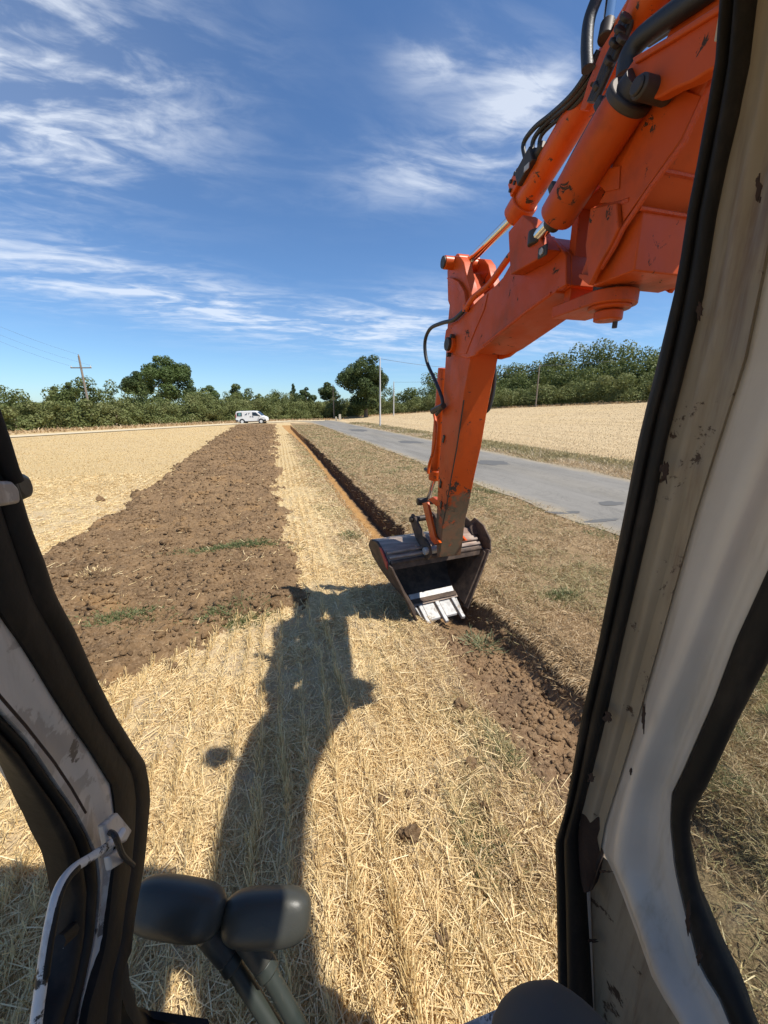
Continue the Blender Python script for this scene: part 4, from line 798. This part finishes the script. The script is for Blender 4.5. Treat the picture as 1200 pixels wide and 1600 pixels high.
def cylinder(name, a, b, r, rod_end, rod_r, mat='orange_paint', head=.0):
    d = (b - a).normalized(); o = MB().tube([a, a + d * .012, b - d * .012, b], [r * .96, r, r, r * .94], 28).build(name, mat, EX, bevel=.004)
    MB().tube([b - d * .02, rod_end], rod_r, 18).build('rod', 'chrome', o); return o, d
def build_cylinders():
    # offset cylinder at the left of the boom
    a, b, e = at(985, 150, X=1.40), at(869, 340, X=1.42), at(838, 372, X=1.44)
    o, d = cylinder('offset_cylinder', a, b, .088, e, .034)
    MB().tube([a + d * .022, a - d * .012], .093, 28).build('end_collar', 'black_steel', o, bevel=.008); MB().tube([a, a - d * .05], [.07, .06], 20).build('clevis', 'black_steel', o)
    MB().tube([b, b + d * .05], [.055, .04], 20).build('gland', 'black_steel', o, bevel=.004); MB().tube([e - Vector((0, 0, .035)), e + Vector((0, 0, .035))], .045, 18).build('rod_eye', 'black_steel', o, bevel=.006)
    side = (Vector((-.25, .55, .55))).normalized() * .10; MB().tube([a + side + d * .02, a + side * 1.02 + d * .22, b + side * .95 - d * .12], .011, 8).build('steel_pipe', 'black_steel', o)
    for k in (.12, .8): MB().box(a.lerp(b, k) + side, (.05, .04, .04), d.to_track_quat('Z', 'Y')).build('pipe_clamp', 'black_steel', o, bevel=.006)
    # stick cylinder on top
    Xc = XL + WID / 2; e = at(729, 412, X=Xc); b = at(808, 336, X=Xc); a = at(930, 135, X=Xc); a = a + (a - b).normalized() * .5
    o, d = cylinder('stick_cylinder', a, b, .078, e, .034, 'orange_clean')
    MB().tube([b - d * .10, b + d * .015], .092, 28).build('cylinder_head', 'orange_clean', o, bevel=.008); MB().tube([e - Vector((.10, 0, 0)), e + Vector((.10, 0, 0))], .066, 20).build('rod_eye', 'orange_clean', o, bevel=.005)
    MB().box(b - d * .09 + Vector((-.04, .0, .10)), (.11, .11, .10), d.to_track_quat('Y', 'Z')).build('port_block', 'orange_clean', o, bevel=.006)
    for k in range(4): MB().tube([b - d * (.06 + .05 * (k % 2)) + Vector((-.105, 0, .08 + .05 * (k // 2))), b - d * (.06 + .05 * (k % 2)) + Vector((-.09, 0, .08 + .05 * (k // 2)))], .012, 8).build('bolt', 'black_steel', o)
    v = at(828, 262, X=Xc - .06); vb = MB().box(v, (.10, .16, .10), d.to_track_quat('Y', 'Z')).build('valve_block', 'black_steel', EX, bevel=.006)
    MB().tube([v + Vector((0, -.06, .02)), v + Vector((0, -.13, .05))], .03, 14).build('valve_cap', 'black_steel', vb, bevel=.004); MB().box(v + Vector((-.055, -.05, -.03)), (.004, .05, .03)).build('data_plate', 'bright_steel', vb)
    # pipes down to the stick
    P = [at(838, 352, X=XL + .06), at(800, 396, X=XL + .02), at(768, 440, X=XL - .01), at(752, 455, X=XL - .02), at(738, 467, X=XL - .05), at(729, 482, X=XL - .06)]
    MB().tube(spline(P, 24), .022, 12).build('feed_pipe', 'orange_clean', EX)
    MB().tube(spline([at(729, 478, X=XL - .06), at(722, 488, X=XL - .06), at(708, 500, X=XL - .07), at(690, 505, X=XL - .08), at(672, 514, X=XL - .09), at(664, 535, X=XL - .09), at(667, 565, X=XL - .08), at(680, 595, X=XL - .06), at(690, 620, X=XL - .05), at(691, 635, X=XL - .05), at(682, 648, X=XL - .05)], 48), .017, 12).build('stick_hose', 'rubber_hose', EX)
    MB().tube([at(729, 476, X=XL - .06), at(727, 487, X=XL - .06)], .026, 6).build('hose_fitting', 'orange_clean', EX); MB().tube([at(693, 634, X=XL - .05), at(676, 643, X=XL - .05)], .030, 6).build('hose_fitting', 'black_steel', EX)
    MB().tube(spline([at(677, 640, X=XL + .02), at(681, 665, X=XL), at(678, 700, X=XL - .01), at(671, 725, X=XL - .02), at(669, 740, X=XL - .03)], 20), .016, 10).build('lower_pipe', 'orange_clean', EX)
    MB().tube(spline([at(772, 560, X=XL + WID + .03), at(772, 600, X=XL + WID + .05), at(765, 635, X=XL + WID + .03), at(757, 645, X=XL + WID)], 20), .018, 10).build('far_side_hose', 'rubber_hose', EX)
    # bucket cylinder behind the stick
    Xc = XL + .11; a, b, e = at(694, 575, X=Xc), at(679, 748, X=Xc), at(668, 783, X=Xc)
    o, d = cylinder('bucket_cylinder', a, b, .062, e, .028, 'orange_clean'); MB().tube([b - d * .10, b + d * .01], .070, 24).build('cylinder_head', 'orange_clean', o, bevel=.006)
    MB().tube([e - Vector((.13, 0, 0)), e + Vector((.10, 0, 0))], .045, 18).build('link_pin', 'black_steel', o, bevel=.006); MB().tube([at(665, 733, X=XL), at(671, 736, X=XL)], .022, 8).build('port_fitting', 'black_steel', o)
    # tipping links and rocker
    for x in (XL - .035, XL + WID + .005):
        q = [at(664, 786, X=XL), at(672, 784, X=XL), at(684, 838, X=XL), at(692, 848, X=XL), at(683, 850, X=XL), at(677, 843, X=XL)]; MB().ext([(x, p.y, p.z) for p in q], (.03, 0, 0)).build('tipping_link', 'orange_clean', EX, bevel=.006)
    q = [at(668, 780, X=XL + .05), at(676, 776, X=XL + .05), at(694, 790, X=XL + .05), at(692, 800, X=XL + .05)]; MB().ext(q, (.05, 0, 0)).build('rocker_arm', 'orange_clean', EX, bevel=.006)
    # hoses and plates above the cylinders
    MB().tube(spline([at(822, 252, X=1.58), at(818, 225, X=1.58), at(835, 200, X=1.58), at(862, 178, X=1.58), at(892, 150, X=1.56), at(915, 118, X=1.56), at(935, 80, X=1.58)], 30), .014, 10).build('valve_hose', 'rubber_hose', EX)
    MB().tube(spline([at(832, 246, X=1.60), at(834, 218, X=1.60), at(856, 190, X=1.60), at(886, 165, X=1.58), at(912, 136, X=1.58), at(935, 100, X=1.60)], 30), .014, 10).build('valve_hose', 'rubber_hose', EX)
    MB().tube(spline([at(842, 240, X=1.62), at(846, 212, X=1.62), at(872, 186, X=1.62), at(902, 160, X=1.60), at(925, 130, X=1.60)], 30), .012, 10).build('valve_hose', 'rubber_hose', EX)
    MB().ext(pl([(906, 172), (918, 130), (940, 75), (960, 42), (968, 56), (958, 80), (936, 130), (914, 172)], 1.50), (.03, 0, 0)).build('hose_guard_plate', 'orange_paint', EX, bevel=.004)
    for px, py in ((928, 105), (925, 132)): MB().tube([at(px, py, X=1.50), at(px, py, X=1.495)], .008, 8).build('plate_hole', 'black_steel', EX)
    MB().tube(spline([at(918, 108, X=1.52), at(917, 70, X=1.52), at(921, 30, X=1.53), at(935, -10, X=1.55), at(950, -60, X=1.58)], 30), .027, 14).build('thick_hose', 'rubber_hose', EX)
    MB().tube([at(949, 42, X=1.60), at(956, -10, X=1.60), at(966, -90, X=1.60)], .024, 16).build('chrome_rod', 'chrome', EX); MB().tube([at(945, 62, X=1.58), at(950, 36, X=1.60)], .033, 16).build('rod_gland', 'black_steel', EX, bevel=.006)
    # dark steel lines bundled between guard plate and offset cylinder
    for j, s in enumerate((0, 7, 14)):
        MB().tube(spline([at(972 + s, 34, X=1.47), at(962 + s * .8, 66, X=1.46), at(950 + s * .7, 92, X=1.45), at(938 + s * .6, 122, X=1.44), at(922 + s * .5, 160, X=1.43)], 20), .016, 10).build('steel_line', 'black_steel', EX)
    for px, py in ((975, 32), (966, 52), (958, 72), (950, 100), (932, 140), (970, 66)): MB().tube([at(px, py, X=1.43), at(px + 5, py - 9, X=1.43)], .026, 8).build('line_fitting', 'black_steel', EX, bevel=.004)
    # wide black hose arching behind the lug, orange barrel above it
    MB().tube(spline([at(978, 118, X=1.44), at(982, 90, X=1.44), at(1000, 62, X=1.45), at(1040, 30, X=1.46), at(1090, -5, X=1.47), at(1140, -40, X=1.48)], 30), .037, 16).build('arched_hose', 'rubber_hose', EX)
    MB().tube([at(992, 40, X=1.52), at(1010, 10, X=1.52), at(1060, -70, X=1.52)], [.060, .075, .075], 20).build('boom_barrel', 'orange_clean', EX, bevel=.006)
    MB().ext(pl([(1000, 70), (1060, 30), (1140, -20), (1170, -90), (1060, -60), (1010, 20)], 1.60), (.05, 0, 0)).build('dark_shroud', 'black_steel', EX)
build_cylinders()

def build_bucket():
    # trapezoid bucket: wide shell at the back and top, narrow cutting edge at the foot, mouth towards the cab
    yw = rad(9); M = Matrix.Rotation(yw, 3, 'Z'); C0 = Vector((1.70, 3.62, -.05))
    T = lambda x, y, z: C0 + M @ Vector((x, y, z))
    # sections from cutting edge along the floor, round the back, to the top lip: (y, z, half width)
    sec = [(.20, .16, .30), (.36, .19, .33), (.56, .28, .385), (.74, .43, .46), (.82, .60, .54), (.80, .76, .60), (.68, .87, .62), (.50, .90, .62), (.34, .84, .62), (.22, .74, .61)]
    b = MB(); outer = []; inner = []
    th = .022; rows = []
    for i, (y, z, w) in enumerate(sec):
        rows.append([T(-w, y, z), T(-w * .5, y, z), T(0, y, z), T(w * .5, y, z), T(w, y, z)])
    cen = (.42, .52); rin = [[T(-w + .002, y + (cen[0] - y) * .06, z + (cen[1] - z) * .06), T(-w * .5, y + (cen[0] - y) * .06, z + (cen[1] - z) * .06), T(0, y + (cen[0] - y) * .06, z + (cen[1] - z) * .06), T(w * .5, y + (cen[0] - y) * .06, z + (cen[1] - z) * .06), T(w - .002, y + (cen[0] - y) * .06, z + (cen[1] - z) * .06)] for y, z, w in sec]
    b.grid(rows)
    bk = b.build('bucket', 'bucket_shell', EX, smooth=50); tag(bk, 'dark trapezoid ditching bucket with bright worn edge')
    ln = MB(); ln.grid(rin); ln.build('bucket_lining', 'bucket_dark', bk, smooth=50)
    # top lip bar
    MB().tube([T(-.60, .215, .735), T(.60, .215, .735)], .026, 10).build('lip_bar', 'bucket_dark', bk)
    MB().ext([T(-.60, .20, .735), T(.60, .20, .735), T(.57, .19, .66), T(-.57, .19, .66)], M @ Vector((0, .02, 0))).build('lip_plate', 'bucket_dark', bk, bevel=.003)
    # side plates
    for s in (-1, 1):
        out = [T(s * (w + .004), y, z) for y, z, w in sec] + [T(s * .605, .13, .70), T(s * .47, .11, .42), T(s * .32, .10, .10)]
        MB().ext(out, M @ Vector((s * .022, 0, 0))).build('side_plate', 'bucket_dark', bk, bevel=.003)
        e = [(.60, .12, .74), (.50, .105, .51), (.40, .09, .29), (.30, .08, .06)]
        MB().prism([T(s * (x + .03), y - .03, z) for x, y, z in e] + [T(s * (x + .03), y + .05, z) for x, y, z in reversed(e)], [T(s * (x + .052), y - .03, z) for x, y, z in e] + [T(s * (x + .052), y + .05, z) for x, y, z in reversed(e)]).build('side_cutter', 'bucket_dark', bk, bevel=.003)
    # ear plate at the right top corner, red edge at the left
    ear = MB().ext([T(.655, .10, .70), T(.655, .60, .72), T(.655, .66, 1.02), T(.655, .52, .98), T(.655, .44, 1.05), T(.655, .26, 1.00), T(.655, .12, .86)], M @ Vector((.02, 0, 0))).build('ear_plate', 'bucket_dark', bk, bevel=.003)
    MB().ext([T(.58, .36, .86), T(.655, .34, .86), T(.655, .42, 1.0), T(.60, .44, .93)], M @ Vector((0, .02, 0))).build('ear_gusset', 'bucket_dark', ear, bevel=.003)
    MB().ext([T(-.650, .19, .68), T(-.650, .24, .70), T(-.650, .42, .86), T(-.650, .36, .87), T(-.650, .20, .76)], M @ Vector((.012, 0, 0))).build('red_edge', 'red_paint', bk, bevel=.003)
    # rolled bright wear bands over the shell
    for y, z, w in ((.30, .825, .608), (.245, .785, .602)): MB().tube([T(-w, y, z), T(w, y, z)], .020, 8).build('wear_band', 'bucket_shell', bk)
    # cutting edge and teeth
    ce = MB().prism([T(-.30, .30, .19), T(.30, .30, .19), T(.265, .04, .045), T(-.265, .04, .045)], [T(-.30, .31, .165), T(.30, .31, .165), T(.265, .04, .02), T(-.265, .04, .02)]).build('cutting_edge', 'bright_steel', bk, bevel=.003)
    MB().prism([T(-.305, .345, .238), T(.305, .345, .238), T(.30, .29, .195), T(-.30, .29, .195)], [T(-.305, .355, .215), T(.305, .355, .215), T(.30, .30, .17), T(-.30, .30, .17)]).build('edge_back_plate', 'bright_steel', bk, bevel=.003)
    for x in (-.225, .0, .225):
        MB().prism([T(x - .042, .24, .163), T(x + .042, .24, .163), T(x + .042, .24, .14), T(x - .042, .24, .14)], [T(x - .040, .035, .050), T(x + .040, .035, .050), T(x + .040, .035, .02), T(x - .040, .035, .02)]).build('tooth_outline', 'bucket_dark', bk, bevel=.004)  # dark box added under the tooth to draw its dark recess outline
        MB().prism([T(x - .026, .20, .165), T(x + .026, .20, .165), T(x + .028, .19, .105), T(x - .028, .19, .105)], [T(x - .022, -.04, .032), T(x + .022, -.04, .032), T(x + .024, -.03, -.005), T(x - .024, -.03, -.005)]).build('tooth', 'bright_steel', bk, bevel=.006)
    # hanger ears where stick and links are pinned
    for x in (-.17, .10):
        MB().ext([T(x, .16, .72), T(x, .10, .80), T(x, .14, .90), T(x, .26, .96), T(x, .48, 1.14), T(x, .56, 1.16), T(x, .60, 1.08), T(x, .46, .90)], M @ Vector((.032, 0, 0))).build('hanger_ear', 'bucket_dark', bk, bevel=.006)
    MB().tube([T(-.21, .17, .83), T(.17, .17, .83)], .042, 16).build('hanger_pin', 'bright_steel', bk, bevel=.005); MB().tube([T(-.20, .53, 1.10), T(.16, .53, 1.10)], .035, 16).build('link_pin', 'black_steel', bk, bevel=.005)
build_bucket()

# ------------------------------------------------------------------ cab
MID = Vector((.15, -.15, 1.95))
def ribbon(name, A, B, mat, parent, bulge=.0, thick=.02, m=8, n=40, power=1.0, shape=None):
    """strip between two edge lines with a rounded face towards the inside of the cab"""
    A, B = resample(A, n), resample(B, n); rows = []
    for a, b in zip(A, B):
        nrm = (MID - (a + b) / 2); w = (b - a); nrm = (nrm - w * nrm.dot(w) / max(w.length_squared, 1e-9)).normalized(); r = []
        for k in range(m + 1):
            t = k / m; h = shape(t) if shape else math.sin(math.pi * t) ** power
            r.append(a.lerp(b, t) + nrm * bulge * h)
        r += [b - nrm * thick, a - nrm * thick]; rows.append(r)
    g = MB(); idx = g.grid(rows, True); g.f.append(tuple(reversed(idx[0]))); g.f.append(tuple(idx[-1]))
    return g.build(name, mat, parent, smooth=50)
def build_cab():
    px = lambda pts, X: [at(a, b, X=X) for a, b in pts]
    cab = MB()
    B0 = px([(1135, -150), (1124, 0), (1117, 100), (1090, 250), (1075, 325), (1060, 425), (1030, 575), (1010, 650), (980, 795), (932, 1022), (910, 1112), (884, 1262), (867, 1319), (869, 1375), (872, 1544), (873, 1640)], .60)
    B1 = px([(1205, -150), (1185, 0), (1170, 125), (1127, 300), (1100, 465), (1075, 565), (1040, 700), (1022, 795), (974, 1000), (947, 1124), (921, 1225), (908, 1270), (902, 1310), (908, 1394), (914, 1562), (917, 1640)], .625)
    Bm = [a.lerp(b, .38) for a, b in zip(resample(B0, 60), resample(B1, 60))]
    pil = ribbon('front_right_pillar', px([(1205, -150), (1185, 0), (1170, 125), (1127, 300), (1100, 465), (1075, 565), (1040, 700), (1022, 795), (974, 1000), (947, 1124), (921, 1225), (905, 1290)], .628), px([(1330, -150), (1285, 0), (1240, 200), (1200, 400), (1165, 565), (1130, 672), (1090, 795), (1032, 1000), (1000, 1112), (970, 1210), (946, 1285), (938, 1330)], .642), 'cab_beige', EX, .010, .05, m=12, shape=lambda t: .5 + .5 * math.exp(-((t - .42) / .12) ** 2) - .5 * math.exp(-((t - .68) / .10) ** 2))
    ribbon('outer_seal', B0, Bm, 'seal_rubber', pil, .006, .03); ribbon('inner_seal', Bm, B1, 'seal_rubber', pil, .016, .03, power=.6)
    ribbon('rust_patch', px([(905, 1268), (903, 1285), (901, 1330), (903, 1360), (912, 1394)], .626), px([(918, 1262), (926, 1278), (934, 1270), (939, 1288), (932, 1312), (936, 1330), (930, 1352), (926, 1390)], .636), 'rust', pil, .006, .03, n=10)
    B3u = [(1520, 250), (1420, 450), (1300, 690), (1200, 890), (1150, 1000), (1116, 1094), (1071, 1199), (1051, 1240), (1049, 1285), (1056, 1356), (1071, 1420), (1094, 1510), (1127, 1562), (1150, 1620)]
    B2w = [(1330, -150), (1285, 0), (1240, 200), (1200, 400), (1165, 565), (1130, 672), (1090, 795), (1032, 1000), (1000, 1112), (970, 1210), (946, 1285), (938, 1330), (947, 1340), (962, 1371), (992, 1450), (1022, 1536), (1062, 1600), (1080, 1640)]
    wl = ribbon('right_side_panel', px(B2w, .645), px(B3u, .66), 'cab_white', EX, .042, .03, m=24, n=60, shape=lambda t: float(np.interp(t, [0, .08, .38, .48, .56, .72, .84, .93, 1], [0, .10, .86, .98, .92, .30, .12, .20, .10])))
    B4 = [(1600, 260), (1500, 470), (1360, 740), (1240, 955), (1200, 1037), (1154, 1124), (1105, 1229), (1079, 1274), (1079, 1319), (1090, 1386), (1120, 1469), (1176, 1596), (1200, 1650)]
    ribbon('window_rubber', px(B3u, .655), px(B4, .672), 'seal_rubber', wl, .012, .03, m=10, n=60, power=.6)
    # side window pane and the panels that close the cab
    gl = px([(1600, 255), (1500, 465), (1360, 735), (1200, 1030), (1150, 1124), (1100, 1229), (1076, 1280), (1076, 1319), (1088, 1386), (1118, 1469), (1176, 1600), (1210, 1670)], .676)
    q = [(.676, p.y, p.z) for p in gl] + [(.676, -.75, 1.22), (.676, -.75, 2.62)]
    MB().ext(q, (.005, 0, 0)).build('side_pane', 'glass', wl, smooth=0)
    low = px([(908, 1385), (938, 1335), (950, 1345), (966, 1374), (996, 1452), (1026, 1538), (1066, 1602), (1100, 1680), (917, 1680), (915, 1562)], .665)
    MB().ext(low, (.01, 0, 0)).build('lower_right_panel', 'cab_beige', EX); 
    MB().ext(px([(912, 1385), (917, 1392), (923, 1562), (925, 1680), (917, 1680), (914, 1562), (908, 1394)], .650), (.012, 0, 0)).build('panel_lip', 'cab_white', EX, bevel=.003)
    MB().box(at(900, 1470, X=.618), (.008, .012, .03)).build('seal_clip', 'bright_steel', EX, bevel=.002)
    # rust spots eaten into the pillar edge and the window edge
    random.seed(5)
    for a_, b_, r1, r2, X in ((948, 1122, 8, 10, .600), (923, 1216, 9, 9, .600), (1038, 738, 9, 18, .596), (1092, 486, 6, 16, .594), (1184, 290, 6, 34, .592), (1005, 1120, 3, 26, .596), (985, 1205, 2, 7, .590), (1075, 1435, 5, 30, .628), (1092, 1495, 5, 18, .628), (925, 1470, 14, 4, .642), (944, 1362, 14, 3, .630)):
        k = 22; pts = [(a_ + r1 * (.25 + .85 * random.random()) * math.cos(6.283 * i / k), b_ + r2 * (.3 + .8 * random.random()) * math.sin(6.283 * i / k)) for i in range(k)]; MB().ext(px(pts, X), (.002, 0, 0)).build('rust_spot', 'rust', pil, smooth=0)
    # left pillar
    XP = -.33
    R0 = [(-60, 500), (-20, 620), (7, 701), (30, 770), (45, 820), (70, 880), (84, 925), (119, 988), (150, 1058), (182, 1121), (210, 1166), (227, 1191), (234, 1230), (235, 1250), (226, 1350), (212, 1425), (205, 1487), (192, 1512), (190, 1560), (186, 1660)]
    R1 = [(-110, 600), (-60, 760), (-20, 880), (0, 956), (35, 1005), (60, 1045), (84, 1086), (112, 1130), (140, 1170), (175, 1226), (180, 1260), (182, 1300), (178, 1360), (172, 1420), (165, 1480), (152, 1530), (140, 1570), (125, 1660)]
    lp = ribbon('front_left_pillar', px([(-190, 700), (-120, 900), (-40, 1060), (0, 1116), (38, 1158), (70, 1207), (91, 1238), (112, 1268), (128, 1298), (147, 1338), (152, 1380), (149, 1430), (145, 1462), (132, 1525), (117, 1595), (105, 1660)], XP - .01), px(R1, XP), 'cab_worn', EX, .006, .05, m=12, n=60, shape=lambda t: .6 + .4 * math.cos(t * 9))
    R0m = [a.lerp(b, .45) for a, b in zip(resample(px(R0, XP + .012), 60), resample(px(R1, XP + .006), 60))]
    ribbon('windscreen_seal', R0m, px(R0, XP + .012), 'seal_rubber', lp, .009, .03, power=.7, n=60); ribbon('inner_seal', px(R1, XP + .006), R0m, 'seal_rubber', lp, .006, .03, power=.6, n=60)
    S0 = [(-190, 830), (-120, 980), (-40, 1120), (22, 1200), (67, 1267), (97, 1325), (107, 1360), (115, 1412), (112, 1475), (97, 1550), (77, 1600), (60, 1660)]; S1 = [(-190, 720), (-120, 900), (-40, 1062), (0, 1116), (38, 1158), (65, 1202), (91, 1238), (112, 1268), (130, 1300), (147, 1340), (151, 1380), (145, 1462), (132, 1525), (117, 1595), (105, 1660)]
    S05 = [a.lerp(b, .5) for a, b in zip(resample(px(S0, XP - .02), 50), resample(px(S1, XP - .012), 50))]
    ribbon('door_seal', px(S0, XP - .02), S05, 'seal_rubber', lp, .007, .03, power=.6, n=50); ribbon('door_seal_lip', S05, px(S1, XP - .012), 'seal_rubber', lp, .008, .03, power=.6, n=50)
    # corner of the windscreen frame sweeping into the sill
    ribbon('sill_frame', px([(190, 1500), (186, 1545), (200, 1590), (240, 1630), (320, 1660)], XP + .012) , [at(a, b, D=.80) for a, b in ((200, 1505), (199, 1540), (214, 1572), (240, 1592), (330, 1612))], 'seal_rubber', lp, .010, .02, n=20)
    MB().tube(px([(-60, 1010), (0, 1088), (40, 1134), (84, 1190), (112, 1232), (134, 1270)], XP + .008), .0016, 6).build('panel_seam', 'rust', lp)
    # grab handle with its bracket
    hb = [at(a, b, X=XP + .035) for a, b in ((191, 1299), (182, 1312), (165, 1324), (140, 1341), (118, 1355), (100, 1374), (88, 1400), (80, 1435), (72, 1480), (64, 1540), (56, 1600), (50, 1660))]
    hd = MB().tube(spline(hb, 50), .0058, 14).build('grab_handle', 'handle_paint', EX); MB().tube([q + Vector((.0022, -.001, -.0012)) for q in spline(hb, 50)[17:41]], [.001] + [.0050] * 22 + [.001], 12).build('worn_grip', 'seal_rubber', hd); MB().tube(spline([at(170, 1300, X=XP + .03), at(178, 1304, X=XP + .05), at(184, 1316, X=XP + .052), at(192, 1336, X=XP + .04), at(208, 1352, X=XP + .03)], 16), .004, 8).build('cable_loop', 'rubber_hose', hd)
    MB().ext([at(a, b, X=XP + .022) for a, b in ((150, 1290), (172, 1272), (196, 1300), (186, 1318), (158, 1330))], (.012, 0, 0)).build('handle_bracket', 'cab_worn', hd, bevel=.004); MB().ext([at(a, b, X=XP + .02) for a, b in ((160, 1340), (178, 1326), (184, 1350), (164, 1362))], (.010, 0, 0)).build('handle_foot', 'cab_worn', hd, bevel=.003)
    MB().tube([at(a, b, X=XP - .03) for a, b in ((112, 1380), (108, 1430), (100, 1500), (92, 1560))], .006, 10).build('door_frame_rod', 'cab_white', EX); MB().tube([at(90, 1475, X=XP - .02), at(112, 1455, X=XP - .02)], .010, 8).build('door_stay', 'seal_rubber', EX)
    # latch of the raised windscreen at the left
    la = MB().ext([at(a, b, X=XP + .03) for a, b in ((-30, 752), (20, 751), (32, 764), (34, 786), (0, 792), (-30, 796))], (-.02, 0, 0)).build('windscreen_latch', 'cab_worn', EX, bevel=.004)
    MB().ext([at(a, b, X=XP - .0) for a, b in ((20, 742), (40, 739), (50, 745), (56, 764), (54, 776), (40, 782), (30, 770))], (-.015, 0, 0)).build('latch_knob', 'mirror_plastic', la, bevel=.006)
    MB().tube([at(a, b, X=XP + .02) for a, b in ((-25, 620), (0, 690), (14, 735), (22, 752))], .010, 10).build('latch_rod', 'seal_rubber', EX)
    # roof, rear wall, floor and lower walls
    rq = [(-.44, -.84), (.66, -.86), (.72, .62), (-.42, .94)]
    MB().prism([(x, y, 3.02) for x, y in rq], [(.13 + (x - .13) * .94, y * .96, 3.12) for x, y in rq]).build('cab_roof', 'cab_white', EX, bevel=.03)
    MB().box((.15, -.80, 1.2), (1.06, .04, .9)).build('rear_wall', 'cab_white', EX); MB().box((.15, -.80, 2.90), (1.06, .04, .24)).build('rear_header', 'cab_white', EX)
    for x in (-.36, .655): MB().box((x, -.78, 2.27), (.08, .08, 1.5)).build('rear_pillar', 'cab_white', EX, bevel=.01)
    MB().box((.672, -.1, 2.92), (.04, 1.34, .20)).build('right_header', 'cab_white', EX); MB().box((-.385, -.05, 2.96), (.04, 1.5, .12)).build('left_header', 'cab_white', EX)
    MB().box((.15, .75, 2.985), (1.10, .05, .07), Matrix.Rotation(rad(-15.7), 3, 'Z')).build('front_header', 'cab_white', EX)
    MB().box((.15, -.15, .78), (1.06, 1.30, .06)).build('cab_floor', 'cab_dark', EX); MB().box((.685, -.42, .98), (.02, .80, .42)).build('right_lower_wall', 'cab_white', EX)
    MB().box((.15, -.45, 1.15), (.48, .46, .14)).build('seat_cushion', 'seal_rubber', EX, bevel=.03); MB().box((.15, -.70, 1.5), (.46, .10, .6)).build('seat_back', 'seal_rubber', EX, bevel=.03)
    MB().box((.15, .50, .80), (1.0, .04, .08)).build('windscreen_sill', 'cab_worn', EX, bevel=.006)
    # black round control knob, lower right
    kn = MB(); c = at(868, 1640, D=.62); rows = []
    for i in range(9):
        a = math.pi / 2 * i / 8; rows.append([c + _R * (.105 * math.sin(a) * math.cos(b)) + _U * (.075 * math.cos(a)) + _F * (.07 * math.sin(a) * math.sin(b)) + (_R * .02 * math.sin(a) if math.cos(b) > 0 else Vector()) - _U * (.04 * max(0, math.sin(a) * math.cos(b))) for b in (2 * math.pi * k / 28 for k in range(28))])
    kn.grid(rows, True); k = kn.build('control_knob', 'cab_dark', EX, smooth=60); MB().tube([c - _U * .02, c - _U * .3], [.05, .04], 16).build('control_lever', 'cab_dark', k)
    # undercarriage and house below the frame of the picture
    for x in (-.25, 1.55):
        MB().ext([(x - .2, -3.2, .0), (x - .2, -3.5, .35), (x - .2, -3.2, .70), (x - .2, -.75, .70), (x - .2, -.45, .35), (x - .2, -.70, .0)], (.4, 0, 0)).build('track', 'black_steel', EX, bevel=.05)
    MB().box((.8, -2.0, 1.15), (2.2, 1.4, .7)).build('engine_house', 'orange_clean', EX, bevel=.06); MB().box((.65, -1.2, .60), (1.3, 1.3, .26)).build('turntable_frame', 'black_steel', EX, bevel=.02); MB().box((1.72, -2.2, .95), (.60, .7, .5)).build('boom_foot', 'orange_paint', EX, bevel=.02)
build_cab()

def build_mirrors():
    def head(name, c, rx, ry, rz, tilt, mat='mirror_plastic'):
        b = MB(); rows = []
        f = (_F * .9 - _U * .45).normalized(); r = (_R * math.cos(tilt) - _U * math.sin(tilt)).normalized(); r = (r - f * r.dot(f)).normalized(); u = r.cross(f) * -1; sg = lambda v, p: math.copysign(abs(v) ** p, v)
        if u.z < 0: u = -u
        for i in range(17):
            a = -math.pi / 2 + math.pi * i / 16; rows.append([c + r * rx * sg(math.cos(a), .55) * sg(math.cos(b_), .60) + u * ry * sg(math.cos(a), .55) * sg(math.sin(b_), .62) - f * rz * sg(math.sin(a), .8) for b_ in (2 * math.pi * k / 36 for k in range(36))])
        b.grid(rows, True); o = b.build(name, mat, EX, smooth=80)
        g = MB(); g.f.append(tuple(g.loop([c + f * (rz + .002) + r * rx * .72 * sg(math.cos(t), .5) + u * ry * .72 * sg(math.sin(t), .5) for t in (2 * math.pi * k / 32 for k in range(32))]))); g.build('mirror_glass', 'chrome', o, smooth=0)
        return o
    D = .92
    a = head('rear_view_mirror', at(277, 1418, D=D), .114, .055, .044, .13); b = head('rear_view_mirror', at(417, 1432, D=D + .01), .106, .054, .044, -.03)
    for o, (h, e, k) in ((a, ((338, 1468), (440, 1625), 0)), (b, ((395, 1475), (478, 1625), 1))):
        p, q = at(*h, D=D + .01), at(*e, D=D - .02); d = (q - p).normalized()
        MB().tube([p - d * .03, p + d * .05], [.034, .026], 18).build('mirror_socket', 'mirror_plastic', o, bevel=.005); MB().tube([p + d * .03, q, q + d * .5], .019, 14).build('mirror_arm', 'tube_green', o); MB().tube([p + d * .045, p + d * .075], .026, 16).build('arm_collar', 'tube_green', o, bevel=.004)
build_mirrors()
